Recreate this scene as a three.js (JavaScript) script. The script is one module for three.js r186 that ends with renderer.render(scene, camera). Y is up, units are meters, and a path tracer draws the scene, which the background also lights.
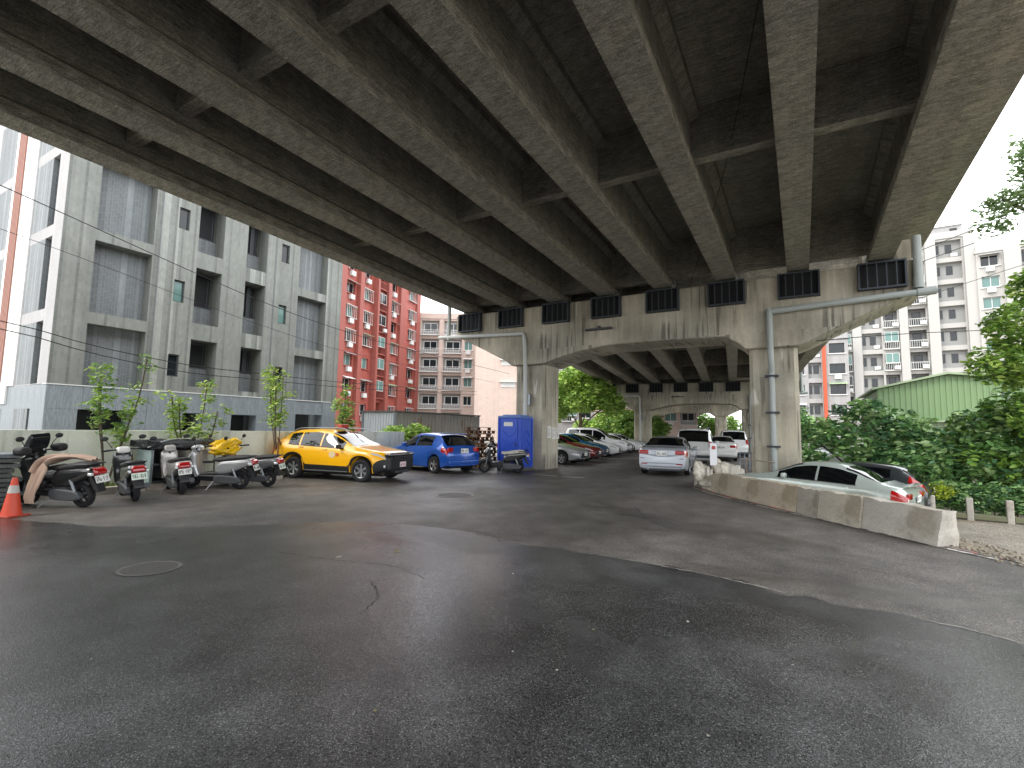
import * as THREE from 'three';
import { mergeGeometries, mergeVertices, toCreasedNormals } from 'three/addons/utils/BufferGeometryUtils.js';
import { RoundedBoxGeometry } from 'three/addons/geometries/RoundedBoxGeometry.js';

// ---------------------------------------------------------------- camera, sky, sun, exposure
const scene = new THREE.Scene();
const D2R = Math.PI / 180;
const camera = new THREE.PerspectiveCamera(76.17, 1024 / 768, 0.05, 900);
camera.position.set(0, 1.65, 0);
camera.rotation.order = 'YXZ';
camera.rotation.set(5.247 * D2R, 30.585 * D2R, 1.0 * D2R);

const renderer = new THREE.WebGLRenderer({ antialias: true });
renderer.setSize(1024, 768);
renderer.toneMapping = THREE.LinearToneMapping;
renderer.toneMappingExposure = 3.7;
renderer.shadowMap.enabled = true;

function RNG(seed) { let s = seed >>> 0; return () => { s = (s + 0x6D2B79F5) | 0; let t = Math.imul(s ^ (s >>> 15), 1 | s); t = (t + Math.imul(t ^ (t >>> 7), 61 | t)) ^ t; return ((t ^ (t >>> 14)) >>> 0) / 4294967296; }; }
const lattice = new Float32Array(65536); { const r = RNG(77); for (let i = 0; i < 65536; i++) lattice[i] = r(); }
function vn(x, y, per, seed = 0) {      // periodic value noise
  const xi = Math.floor(x), yi = Math.floor(y); let fx = x - xi, fy = y - yi;
  fx = fx * fx * (3 - 2 * fx); fy = fy * fy * (3 - 2 * fy);
  const m = (a) => ((a % per) + per) % per, x0 = m(xi), x1 = m(xi + 1), y0 = m(yi), y1 = m(yi + 1);
  const L = (a, b) => lattice[(a * 7919 + b * 104729 + seed * 31337) & 65535];
  const a = L(x0, y0), b = L(x1, y0), c = L(x0, y1), d = L(x1, y1);
  return a + (b - a) * fx + (c - a) * fy + (a - b - c + d) * fx * fy;
}
function fbm(u, v, f, oct, seed = 0, per = 1) { let s = 0, a = 0.5, t = 0; for (let o = 0; o < oct; o++) { s += a * vn(u * f, v * f, f * per, seed + o * 13); t += a; a *= 0.5; f *= 2; } return s / t; }
const clamp = (x, a = 0, b = 1) => Math.min(b, Math.max(a, x)), lerp = (a, b, t) => a + (b - a) * t, sstep = (a, b, x) => { const t = clamp((x - a) / (b - a)); return t * t * (3 - 2 * t); };

{ // bright overcast: an even cloud sheet with faint mottling, a little brighter overhead
  const W = 256, H = 128, d = new Float32Array(W * H * 4);
  for (let j = 0; j < H; j++) for (let i = 0; i < W; i++) {
    const el = (j + 0.5) / H * Math.PI - Math.PI / 2, se = Math.sin(el);
    const n = fbm(i / W, j / H, 6, 4, 5);
    const b = (0.80 + 0.30 * clamp(se)) * (0.90 + 0.20 * n), k = (j * W + i) * 4;
    d[k] = b * 0.985; d[k + 1] = b * 1.0; d[k + 2] = b * 1.03; d[k + 3] = 1;
  }
  const sky = new THREE.DataTexture(d, W, H, THREE.RGBAFormat, THREE.FloatType);
  sky.mapping = THREE.EquirectangularReflectionMapping; sky.magFilter = sky.minFilter = THREE.LinearFilter; sky.wrapS = THREE.RepeatWrapping; sky.needsUpdate = true;
  scene.background = sky; scene.environment = sky;
}
const sun = new THREE.DirectionalLight(0xfff4e4, 0.5);
sun.position.set(-34, 60, 40); sun.target.position.set(-6, 0, -16);
sun.castShadow = true; sun.shadow.radius = 30; sun.shadow.mapSize.set(2048, 2048);
Object.assign(sun.shadow.camera, { left: -90, right: 90, top: 90, bottom: -90, near: 1, far: 220 });
scene.add(sun, sun.target);

// ---------------------------------------------------------------- helpers
const taken = {};
function numbered(n) { const k = taken[n] = (taken[n] ?? -1) + 1; return k ? n + '_' + String(k).padStart(3, '0') : n; }
function tag(o, label, category, group, kind) { if (label) o.userData.label = label; if (category) o.userData.category = category; if (group) o.userData.group = group; if (kind) o.userData.kind = kind; return o; }
function thing(name, label, category, [x, y, z] = [0, 0, 0], turn = 0, group) {
  const o = new THREE.Group(); o.name = numbered(name); o.position.set(x, y, z); o.rotation.y = turn; scene.add(o); return tag(o, label, category, group);
}
function mesh(name, geo, mat, parent) {
  const m = new THREE.Mesh(Array.isArray(geo) ? merge(geo) : geo, mat); m.castShadow = m.receiveShadow = true;
  if (parent) { m.name = name; parent.add(m); } else { m.name = numbered(name); scene.add(m); } return m;
}
function struct(name, geo, mat, label) { const m = mesh(name, geo, mat); m.userData.kind = 'structure'; if (label) m.userData.label = label; return m; }
function dup(o, [x, y, z], turn, label, group) {
  const c = o.clone(); c.userData = { ...o.userData }; c.name = numbered(o.name.replace(/_\d\d\d$/, '')); scene.add(c); c.position.set(x, y, z); c.rotation.y = turn; return tag(c, label, null, group);
}
function sub(name, parent, x = 0, y = 0, z = 0, ry = 0) { const g = new THREE.Group(); g.name = name; g.position.set(x, y, z); g.rotation.y = ry; parent.add(g); return g; }
function merge(list) {
  return mergeGeometries(list.map((g) => { const h = g.index ? g.toNonIndexed() : g; for (const k of Object.keys(h.attributes)) if (!['position', 'normal', 'uv'].includes(k)) h.deleteAttribute(k); if (!h.attributes.uv) h.setAttribute('uv', new THREE.BufferAttribute(new Float32Array(h.attributes.position.count * 2), 2)); return h; }));
}
function uvm(g) { // uv in metres by box projection
  const h = g.index ? g.toNonIndexed() : g; const p = h.attributes.position, n = p.count, uv = new Float32Array(n * 2);
  for (let i = 0; i < n; i += 3) {
    const ax = p.getX(i), ay = p.getY(i), az = p.getZ(i), bx = p.getX(i + 1) - ax, by = p.getY(i + 1) - ay, bz = p.getZ(i + 1) - az, cx = p.getX(i + 2) - ax, cy = p.getY(i + 2) - ay, cz = p.getZ(i + 2) - az;
    const nx = Math.abs(by * cz - bz * cy), ny = Math.abs(bz * cx - bx * cz), nz = Math.abs(bx * cy - by * cx);
    for (let k = i; k < i + 3; k++) {
      const x = p.getX(k), y = p.getY(k), z = p.getZ(k);
      if (ny >= nx && ny >= nz) { uv[2 * k] = x; uv[2 * k + 1] = -z; } else if (nx >= nz) { uv[2 * k] = z + 1.37; uv[2 * k + 1] = y; } else { uv[2 * k] = x; uv[2 * k + 1] = y; }
    }
  }
  h.setAttribute('uv', new THREE.BufferAttribute(uv, 2)); return h;
}
const B = (x0, x1, y0, y1, z0, z1) => uvm(new THREE.BoxGeometry(x1 - x0, y1 - y0, z1 - z0).translate((x0 + x1) / 2, (y0 + y1) / 2, (z0 + z1) / 2));
const RB = (w, h, d, r = 0.02, x = 0, y = 0, z = 0) => new RoundedBoxGeometry(w, h, d, 2, Math.min(r, w / 2.01, h / 2.01, d / 2.01)).translate(x, y, z);
const V = (x, y, z) => new THREE.Vector3(x, y, z);
function tube(pts, r, seg = 8, rad = 6, closed = false, tension = 0.5) { const c = pts.length === 2 ? new THREE.LineCurve3(V(...pts[0]), V(...pts[1])) : new THREE.CatmullRomCurve3(pts.map((p) => V(...p)), closed, 'catmullrom', tension); return new THREE.TubeGeometry(c, pts.length === 2 ? 1 : seg, r, rad, closed); }
function rod(a, b, r0, r1 = r0, rad = 8) { const A = V(...a), C = V(...b), d = C.clone().sub(A), g = new THREE.CylinderGeometry(r1, r0, d.length(), rad); g.applyQuaternion(new THREE.Quaternion().setFromUnitVectors(V(0, 1, 0), d.clone().normalize())); return g.translate((A.x + C.x) / 2, (A.y + C.y) / 2, (A.z + C.z) / 2); }
function poly(pts) { const s = new THREE.Shape(); pts.forEach(([x, y], i) => i ? s.lineTo(x, y) : s.moveTo(x, y)); s.closePath(); return s; }
function prism(pts, depth, bevel = 0, z = 0, seg = 2) { const g = new THREE.ExtrudeGeometry(poly(pts), { depth: depth - 2 * bevel, bevelEnabled: bevel > 0, bevelThickness: bevel, bevelSize: bevel, bevelOffset: -bevel, bevelSegments: seg }); return g.translate(0, 0, z - depth / 2 + bevel); }
function softPrism(pts, depth, bevel, z = 0) { // spline outline, rounded edges
  const c = new THREE.CatmullRomCurve3(pts.map(([x, y]) => V(x, y, 0)), true, 'centripetal'); return prism(c.getPoints(pts.length * 5).slice(0, -1).map((p) => [p.x, p.y]), depth, bevel, z, 3);
}
function holed(w, h, holes, depth) { // wall sheet x 0..w, y 0..h, front at z = 0, thickness depth, rectangular holes [x0,x1,y0,y1]
  const s = poly([[0, 0], [w, 0], [w, h], [0, h]]);
  for (const [a, b, c, d] of holes) { const p = new THREE.Path(); p.moveTo(a, c); p.lineTo(a, d); p.lineTo(b, d); p.lineTo(b, c); p.closePath(); s.holes.push(p); }
  return uvm(new THREE.ExtrudeGeometry(s, { depth, bevelEnabled: false }).translate(0, 0, -depth));
}

function prof(pts, soft = 0.05) { const f = (x) => { if (x <= pts[0][0]) return pts[0][1]; for (let i = 1; i < pts.length; i++) if (x <= pts[i][0]) return lerp(pts[i - 1][1], pts[i][1], (x - pts[i - 1][0]) / (pts[i][0] - pts[i - 1][0])); return pts[pts.length - 1][1]; }; return (x) => { let s = 0; for (let k = -3; k <= 3; k++) s += f(x + k * soft / 3); return s / 7; }; }

// ---------------------------------------------------------------- textures
function tex(size, fn, rep, srgb = true, h = size) {
  const d = new Uint8Array(size * h * 4);
  for (let j = 0; j < h; j++) for (let i = 0; i < size; i++) { const c = fn(i / size, j / h, i, j), k = (j * size + i) * 4; if (typeof c === 'number') { d[k] = d[k + 1] = d[k + 2] = clamp(c) * 255; } else { d[k] = clamp(c[0]) * 255; d[k + 1] = clamp(c[1]) * 255; d[k + 2] = clamp(c[2]) * 255; } d[k + 3] = 255; }
  const t = new THREE.DataTexture(d, size, h); t.wrapS = t.wrapT = THREE.RepeatWrapping; t.magFilter = THREE.LinearFilter; t.minFilter = THREE.LinearMipmapLinearFilter; t.generateMipmaps = true; t.repeat.set(rep[0], rep[1]); if (srgb) t.colorSpace = THREE.SRGBColorSpace; t.needsUpdate = true; return t;
}
const mixc = (a, b, t) => [lerp(a[0], b[0], t), lerp(a[1], b[1], t), lerp(a[2], b[2], t)];
const mulc = (a, k) => [a[0] * k, a[1] * k, a[2] * k];
const hx = (h) => [(h >> 16 & 255) / 255, (h >> 8 & 255) / 255, (h & 255) / 255];
// weathered girder concrete: mottled, scuffed across, brown and grey, pits
const tGirder = tex(1024, (u, v) => {
  const a = fbm(u, v, 5, 5, 1), b = fbm(u, v, 22, 4, 2), c = vn(u * 128, v * 420, 128, 3), e = vn(u * 300, v * 300, 300, 9);
  const spot = sstep(0.60, 0.72, fbm(u, v, 30, 3, 21)), dark = sstep(0.52, 0.7, fbm(u, v, 9, 4, 31));
  let k = 0.76 + 0.16 * (a - 0.5) + 0.14 * (b - 0.5) + 0.30 * (c - 0.5) + 0.22 * (vn(u * 18, v * 160, 18, 4) - 0.5) + 0.16 * (e - 0.5) + 0.05 * spot - 0.05 * dark;
  return mulc(mixc(hx(0xb0aea6), hx(0xa7a192), fbm(u, v, 4, 3, 8)), k * 1.02);
}, [1 / 3, 1 / 3]);
const tGirderB = tex(512, (u, v) => 0.5 + 0.6 * (fbm(u, v, 24, 4, 2) - 0.5) + 0.3 * (vn(u * 200, v * 200, 200, 9) - 0.5), [1 / 3, 1 / 3], false);
// cap and column concrete: form marks, vertical run-off stains, pale lime streaks
const tCap = tex(1024, (u, v) => {
  const a = fbm(u, v, 4, 5, 41), st = fbm(u * 6, v * 0.5 + 0.2, 8, 3, 42), fine = vn(u * 340, v * 340, 340, 43);
  const streak = sstep(0.60, 0.78, vn(u * 60, v * 3, 60, 44) * 0.7 + vn(u * 140, v * 5, 140, 45) * 0.3) * sstep(0.35, 0.7, fbm(u, v, 5, 3, 46));
  const wob = u + 0.012 * (fbm(v, u, 9, 3, 47) - 0.5), lime = sstep(0.04, 0.008, Math.abs(vn(wob * 24, v * 1, 24, 48) - 0.5)) * sstep(0.50, 0.62, fbm(u, v, 7, 2, 49));
  let k = 0.86 + 0.40 * (a - 0.5) + 0.10 * (fine - 0.5) - 0.24 * streak + 0.16 * (st - 0.5);
  const c = mulc(mixc(hx(0xcbc7b9), hx(0xc3baa4), fbm(u, v, 3, 3, 50)), k); return mixc(c, hx(0xd9d6cc), 0.75 * lime);
}, [1 / 5, 1 / 5]);
const tBarrier = tex(512, (u, v) => {
  const a = fbm(u, v, 4, 5, 61), f = vn(u * 200, v * 200, 200, 62), dirt = sstep(0.5, 0.72, fbm(u, v, 5, 4, 63));
  return mulc(mixc(hx(0xc6c1b6), hx(0x8d8474), dirt * 0.6), 0.94 + 0.3 * (a - 0.5) + 0.14 * (f - 0.5));
}, [1 / 2.2, 1 / 2.2]);
const tWall = tex(1024, (u, v) => {
  const a = fbm(u, v, 3, 5, 71), f = vn(u * 260, v * 260, 260, 72), st = sstep(0.55, 0.75, vn(u * 44, v * 3, 44, 73) * 0.6 + fbm(u, v, 8, 3, 74) * 0.4);
  return mulc(mixc(hx(0xe9ede0), hx(0xc4cab8), st * 0.65), 0.97 + 0.25 * (a - 0.5) + 0.06 * (f - 0.5));
}, [1 / 4, 1 / 4]);
// asphalt aggregate, about 5 mm grains
function aggregate(n, seed) { const s = new Float32Array(n * n), r = RNG(seed); for (let k = 0; k < n * n / 9; k++) { const cx = r() * n, cy = r() * n, rad = 1.2 + r() * r() * 3.2, t = r(); for (let j = -4; j <= 4; j++) for (let i = -4; i <= 4; i++) { const q = Math.hypot(i, j); if (q > rad) continue; const x = (Math.floor(cx + i) + n) % n, y = (Math.floor(cy + j) + n) % n; s[y * n + x] = 0.25 + 0.75 * t * (1 - 0.35 * (q / rad) ** 2); } } return s; }
const AGN = 1024, agg = aggregate(AGN, 5);
const tAsph = tex(AGN, (u, v, i, j) => { const g = agg[j * AGN + i], a = fbm(u, v, 6, 4, 81), r = lattice[(i * 31 + j * 977) & 65535]; const k = 0.48 + 0.46 * (g - 0.4) + 0.24 * (a - 0.5) + (g > 0.84 ? 0.25 : 0); return [k * 1.0, k * 0.995, k * 0.985]; }, [1 / 1.7, 1 / 1.7]);
const tAsphB = tex(AGN, (u, v, i, j) => agg[j * AGN + i], [1 / 1.7, 1 / 1.7], false);
const tGravel = tex(512, (u, v) => { const c = vn(u * 90, v * 90, 90, 91), d = vn(u * 190, v * 190, 190, 92), a = fbm(u, v, 5, 3, 93); return mulc(mixc(hx(0xa9a59c), hx(0x8d8272), c), 0.62 + 0.55 * d + 0.3 * (a - 0.5)); }, [1 / 2.5, 1 / 2.5]);
const tGravelB = tex(512, (u, v) => vn(u * 90, v * 90, 90, 91) * 0.6 + vn(u * 190, v * 190, 190, 92) * 0.4, [1 / 2.5, 1 / 2.5], false);
const tSoil = tex(256, (u, v) => mulc(mixc(hx(0x6b5f4c), hx(0x59663a), sstep(0.45, 0.6, fbm(u, v, 8, 4, 95))), 0.7 + 0.6 * vn(u * 80, v * 80, 80, 96)), [1 / 2, 1 / 2]);
// small glazed wall tiles laid in vertical strips, tone varies tile by tile
function tileTex(seed, c0, c1, nx, ny, size, rep, grout, var2, vsoft = true) { return tex(size, (u, v) => { const col = Math.floor(u * nx), off = lattice[(col * 131 + seed) & 65535], row = Math.floor(v * ny + off * 3); const r = lattice[(col * 7919 + (row % ny) * 104729 + seed * 17) & 65535], cc = lattice[(col * 53 + seed * 7) & 65535]; const fu = u * nx - col, fv = v * ny + off * 3 - row; const g = fu < 0.10 || fv < 0.07 ? 1 : 0; const m = fbm(u, v, 4, 3, seed); const c = mulc(mixc(c0, c1, r * 0.35 + cc * 0.5 + 0.07), 1 + var2 * (m - 0.5) + (vsoft ? (cc > 0.8 ? 0.13 : cc < 0.2 ? -0.10 : 0) : 0) + (vsoft ? 0.10 * (vn(u * 13, v * 2, 13, seed) - 0.5) : 0)); return g ? mixc(c, grout, 0.55) : c; }, rep); }
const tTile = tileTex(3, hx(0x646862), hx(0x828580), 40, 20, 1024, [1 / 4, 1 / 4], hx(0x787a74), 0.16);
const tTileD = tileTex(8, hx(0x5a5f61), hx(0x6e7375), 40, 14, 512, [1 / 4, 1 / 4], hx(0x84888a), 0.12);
const tRed = tileTex(12, hx(0x8a3c33), hx(0xa4544a), 30, 60, 512, [1 / 3, 1 / 3], hx(0xb78b7e), 0.2, false);
const tPink = tileTex(15, hx(0xb3a096), hx(0xc4b1a7), 24, 48, 512, [1 / 3, 1 / 3], hx(0xb5a69c), 0.10, false);
const tPale = tileTex(19, hx(0x8f8e8e), hx(0x9e9d9d), 24, 48, 512, [1 / 3, 1 / 3], hx(0x9f9f9f), 0.08, false);
const tStone = tex(512, (u, v) => { const a = fbm(u * 3, v * 0.4, 20, 4, 101), f = vn(u * 220, v * 30, 220, 102); return mulc(hx(0x798186), 0.95 + 0.28 * (a - 0.5) + 0.12 * (f - 0.5)); }, [1 / 2, 1 / 2]);
const tWood = tex(256, (u, v) => { const a = fbm(u * 0.5, v * 6, 8, 4, 111); return mulc(mixc(hx(0x8e6c4c), hx(0x6a4c35), a), 0.9 + 0.3 * (vn(u * 8, v * 90, 90, 112) - 0.5)); }, [1, 1]);
const tRust = tex(512, (u, v) => { const a = sstep(0.5, 0.68, fbm(u, v, 6, 5, 121)), s = vn(u * 60, v * 3, 60, 122); return mulc(mixc(hx(0x8d8a84), hx(0x75583f), a * 0.8), 0.85 + 0.25 * s); }, [1 / 4, 1 / 4]);
const tCloth = tex(256, (u, v) => 0.5 + 0.5 * (fbm(u, v, 10, 4, 131) - 0.5), [2, 2], false);

const S = (o) => new THREE.MeshStandardMaterial(o);
const PH = (o) => new THREE.MeshPhysicalMaterial(o);
const M = {
  girder: S({ map: tGirder, bumpMap: tGirderB, bumpScale: 0.006, roughness: 0.92 }),
  cap: S({ map: tCap, bumpMap: tGirderB, bumpScale: 0.004, roughness: 0.9 }),
  barrier: S({ map: tBarrier, bumpMap: tGirderB, bumpScale: 0.006, roughness: 0.92 }),
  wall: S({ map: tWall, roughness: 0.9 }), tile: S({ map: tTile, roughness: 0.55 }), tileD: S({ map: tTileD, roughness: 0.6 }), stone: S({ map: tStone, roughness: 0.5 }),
  red: S({ map: tRed, roughness: 0.6 }), pink: S({ map: tPink, roughness: 0.65 }), pale: S({ map: tPale, roughness: 0.6 }),
  bwhite: S({ color: 0xa9a8a5, roughness: 0.7 }), white: S({ color: 0xd2d2d0, roughness: 0.6 }), offw: S({ color: 0xc9cac8, roughness: 0.7 }), greyP: S({ color: 0x8c8d8c, roughness: 0.7 }), redP: S({ color: 0x914f46, roughness: 0.65 }), terra: S({ color: 0x8f6152, roughness: 0.6 }), orangeP: S({ color: 0xc0502f, roughness: 0.6 }),
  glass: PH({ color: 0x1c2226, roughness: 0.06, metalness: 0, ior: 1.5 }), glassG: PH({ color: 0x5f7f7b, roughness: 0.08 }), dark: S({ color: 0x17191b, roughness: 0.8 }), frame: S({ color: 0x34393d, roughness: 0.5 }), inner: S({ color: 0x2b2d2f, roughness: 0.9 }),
  steel: S({ color: 0x8b9196, roughness: 0.45, metalness: 0.7 }), pvc: S({ color: 0xa3aaa8, roughness: 0.55 }), iron: S({ color: 0x3d434a, roughness: 0.6, metalness: 0.3 }), wire: S({ color: 0x1a1a1a, roughness: 0.7 }),
  green: S({ color: 0x6f8b62, roughness: 0.5 }), greenL: S({ color: 0x8d9f80, roughness: 0.5 }), wood: S({ map: tWood, roughness: 0.85 }), rust: S({ map: tRust, roughness: 0.75 }),
  rubber: S({ color: 0x16161a, roughness: 0.85 }), alloy: S({ color: 0xb9bcc0, roughness: 0.3, metalness: 0.85 }), alloyD: S({ color: 0x55585c, roughness: 0.4, metalness: 0.7 }), chrome: S({ color: 0xd8dade, roughness: 0.12, metalness: 1 }), plastic: S({ color: 0x1b1d20, roughness: 0.5 }), plasticG: S({ color: 0x45484c, roughness: 0.55 }),
  carGlass: PH({ color: 0x0b0e10, roughness: 0.03, ior: 1.5, clearcoat: 0.4, clearcoatRoughness: 0.02 }), lampR: PH({ color: 0xa80f14, roughness: 0.12, clearcoat: 1 }), lampW: PH({ color: 0xd9dde0, roughness: 0.08, clearcoat: 1, metalness: 0.3 }), lampA: PH({ color: 0xc9701a, roughness: 0.15, clearcoat: 1 }),
  seat: S({ color: 0x1d1d1f, roughness: 0.65 }), kerb: S({ map: tBarrier, roughness: 0.9 }), trunk: S({ color: 0x5d5345, roughness: 0.95 }), soil: S({ map: tSoil, roughness: 1 }),
};
const paint = (c, m = 0.0, r = 0.28) => PH({ color: c, roughness: r, metalness: m, clearcoat: 1, clearcoatRoughness: 0.06 });
const plateTex = (bg, fg, seed) => { const r = RNG(seed); const c = document.createElement('canvas'); c.width = 96; c.height = 40; const x = c.getContext('2d'); x.fillStyle = bg; x.fillRect(0, 0, 96, 40); x.fillStyle = fg; for (let i = 0; i < 7; i++) { if (i === 3) { x.fillRect(46, 19, 4, 3); continue; } const X = 6 + i * 12.3; for (let k = 0; k < 4; k++) { if (r() > 0.35) x.fillRect(X + (k % 2 ? 5.5 : 0), 9 + (k > 1 ? 11 : 0), 3, 11); } x.fillRect(X, r() > 0.5 ? 9 : 27, 8, 3); x.fillRect(X + 2, 18, 5, 3); } const t = new THREE.CanvasTexture(c); t.colorSpace = THREE.SRGBColorSpace; return t; };
M.plate = [1, 2, 3, 4].map((k) => S({ map: plateTex('#e4e6e2', '#23262b', k * 7), roughness: 0.5 }));
M.plateG = S({ map: plateTex('#dfe8de', '#1d5a3a', 44), roughness: 0.5 });
// ---------------------------------------------------------------- ground
const puddles = [[-3.9, -5.0, 1.5, 0.6, 0.1], [-5.0, -5.4, 1.6, 0.35, 0.12], [-3.2, -4.2, 0.9, 0.6, 0.3], [-10.4, -2.6, 2.4, 0.6, 0.1], [1.2, -6.6, 2.4, 0.35, -0.1], [1.2, -4.6, 0.9, 1.8, 0.1], [-1.8, -9.3, 2.6, 0.5, 0.4], [2.4, -7.4, 1.8, 0.4, -0.4], [-1.0, -4.8, 1.7, 0.6, -0.15], [-2.4, -3.3, 1.2, 0.6, 0.5]];
function damp(x, z) { // how wet the tarmac is, 0..1 : patches left by rain and by drips off the deck
  const n = fbm(x / 64 + 0.5, z / 64 + 0.5, 14, 4, 201, 8), m = fbm(x / 64 + 0.5, z / 64 + 0.5, 40, 3, 205, 8);
  let w = sstep(0.44, 0.70, n * 0.7 + m * 0.3) * 0.7;
  for (const [px, pz, rx, rz, a] of puddles) { const c = Math.cos(a), s = Math.sin(a), dx = x - px, dz = z - pz, u = (dx * c + dz * s) / rx, v = (-dx * s + dz * c) / rz; w = Math.max(w, sstep(1.45, 0.1, Math.hypot(u, v) + 1.6 * (m - 0.5) + 0.9 * (fbm(x / 64 + 0.5, z / 64 + 0.5, 150, 3, 207, 8) - 0.5))); }
  return clamp(w) * 0.9;
}
const roughRoad = tex(2048, (u, v) => { const w = damp((u - 0.5) * 64, -(v - 0.5) * 64); return [0, 0.64 - 0.38 * w, 0]; }, [1 / 64, 1 / 64], false);
roughRoad.offset.set(0.5, 0.5);
function gridSheet(rows, y, colour) { // rows: array of arrays of [x,z]
  const R = rows.length, C = rows[0].length, p = [], c = [], uv = [], ix = [];
  rows.forEach((r) => r.forEach(([x, z]) => { p.push(x, typeof y === 'function' ? y(x, z) : y, z); uv.push(x, -z); c.push(...colour(x, z)); }));
  for (let j = 0; j < R - 1; j++) for (let i = 0; i < C - 1; i++) { const a = j * C + i; ix.push(a, a + 1, a + C, a + 1, a + C + 1, a + C); }
  const g = new THREE.BufferGeometry(); g.setAttribute('position', new THREE.Float32BufferAttribute(p, 3)); g.setAttribute('uv', new THREE.Float32BufferAttribute(uv, 2)); g.setAttribute('color', new THREE.Float32BufferAttribute(c, 3)); g.setIndex(ix); g.computeVertexNormals();
  if (g.attributes.normal.getY(0) < 0) { for (let i = 0; i < ix.length; i += 3) { const t = ix[i]; ix[i] = ix[i + 1]; ix[i + 1] = t; } g.setIndex(ix); g.computeVertexNormals(); }
  return g;
}
const asphOld = S({ map: tAsph, bumpMap: tAsphB, bumpScale: 0.0013, roughnessMap: roughRoad, roughness: 1, vertexColors: true });
const asphNew = S({ map: tAsph, bumpMap: tAsphB, bumpScale: 0.0013, roughnessMap: roughRoad, roughness: 0.54, vertexColors: true });
struct('ground', uvm(new THREE.PlaneGeometry(900, 900).rotateX(-Math.PI / 2).translate(0, -0.75, 0)), S({ color: 0x8a877f, roughness: 0.95 }), 'grey ground stretching to the buildings');
const edgeX = prof([[-95, -5], [-60, -3.5], [-30, -2.0], [-18, -1.75], [-15.4, -1.5], [-13.4, -0.2], [-11.4, 1.2], [-9.6, 2.15], [-8, 3.2], [-6.4, 5.2], [-3.2, 9], [1, 14], [25, 34]], 0.3);
{ const rows = []; for (let j = 0; j <= 190; j++) { const r = [], z = 25 - j * 0.62, x1 = edgeX(z) + 0.1, x0 = z > -9.5 ? -13.75 : z > -17 ? -15.1 : -17; for (let i = 0; i <= 90; i++) r.push([lerp(x0, x1, i / 90), z]); rows.push(r); }
  struct('road', gridSheet(rows, 0, (x, z) => { const t = fbm(x / 32 + 0.5, z / 32 + 0.5, 9, 4, 211, 8), w = damp(x, z), tr = fbm(x / 20 + 0.5, z / 60 + 0.5, 20, 2, 214, 8), k = (0.38 + 0.30 * (t - 0.5) + 0.30 * (tr - 0.5)) * (1 - 0.34 * w); return [k * 1.07, k * 1.0, k * 0.92]; }), asphOld, 'worn grey asphalt road running under the overpass'); }
// newer, darker tarmac in the foreground, its edge a wavering seam
const seam = [[-15, -1.8], [-11.5, -2.9], [-9.5, -3.6], [-8.1, -4.6], [-7.1, -5.8], [-6.1, -6.4], [-5, -6.6], [-4.4, -6.5], [-3.71, -6.36], [-2.37, -6.39], [-0.89, -6.21], [0.03, -5.95], [1.15, -5.8], [2.2, -5.2], [4, -3.4], [8, 0.5]];
const seamC = new THREE.CatmullRomCurve3(seam.map(([x, z]) => V(x, 0, z)));
{ const N = 420, pts = seamC.getPoints(N), rows = []; const near = (i) => [lerp(-13.65, 12, i / N), 14];
  for (let j = 0; j <= 70; j++) { const t = (j / 70) ** 1.6; rows.push(pts.map((p, i) => { const w = 0.30 * (fbm(i / 420, 0.3, 60, 5, 221, 8) - 0.5); const q = near(i); const X = clamp(lerp(p.x, q[0], t), -13.65, 40); return [X, lerp(p.z + w, q[1], t)]; })); }
  struct('fresh_asphalt', gridSheet(rows, 0.005, (x, z) => { const t = fbm(x / 32 + 0.5, z / 32 + 0.5, 10, 4, 231, 8), w = damp(x, z), du = sstep(0.50, 0.62, fbm(x / 32 + 0.5, z / 32 + 0.5, 26, 4, 237, 8)), k = (0.205 + 0.12 * (t - 0.5) + 0.09 * du) * (1 - 0.42 * w); return [k * 0.98, k, k * 1.03]; }), asphNew, 'dark newer asphalt patch across the foreground'); }
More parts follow.
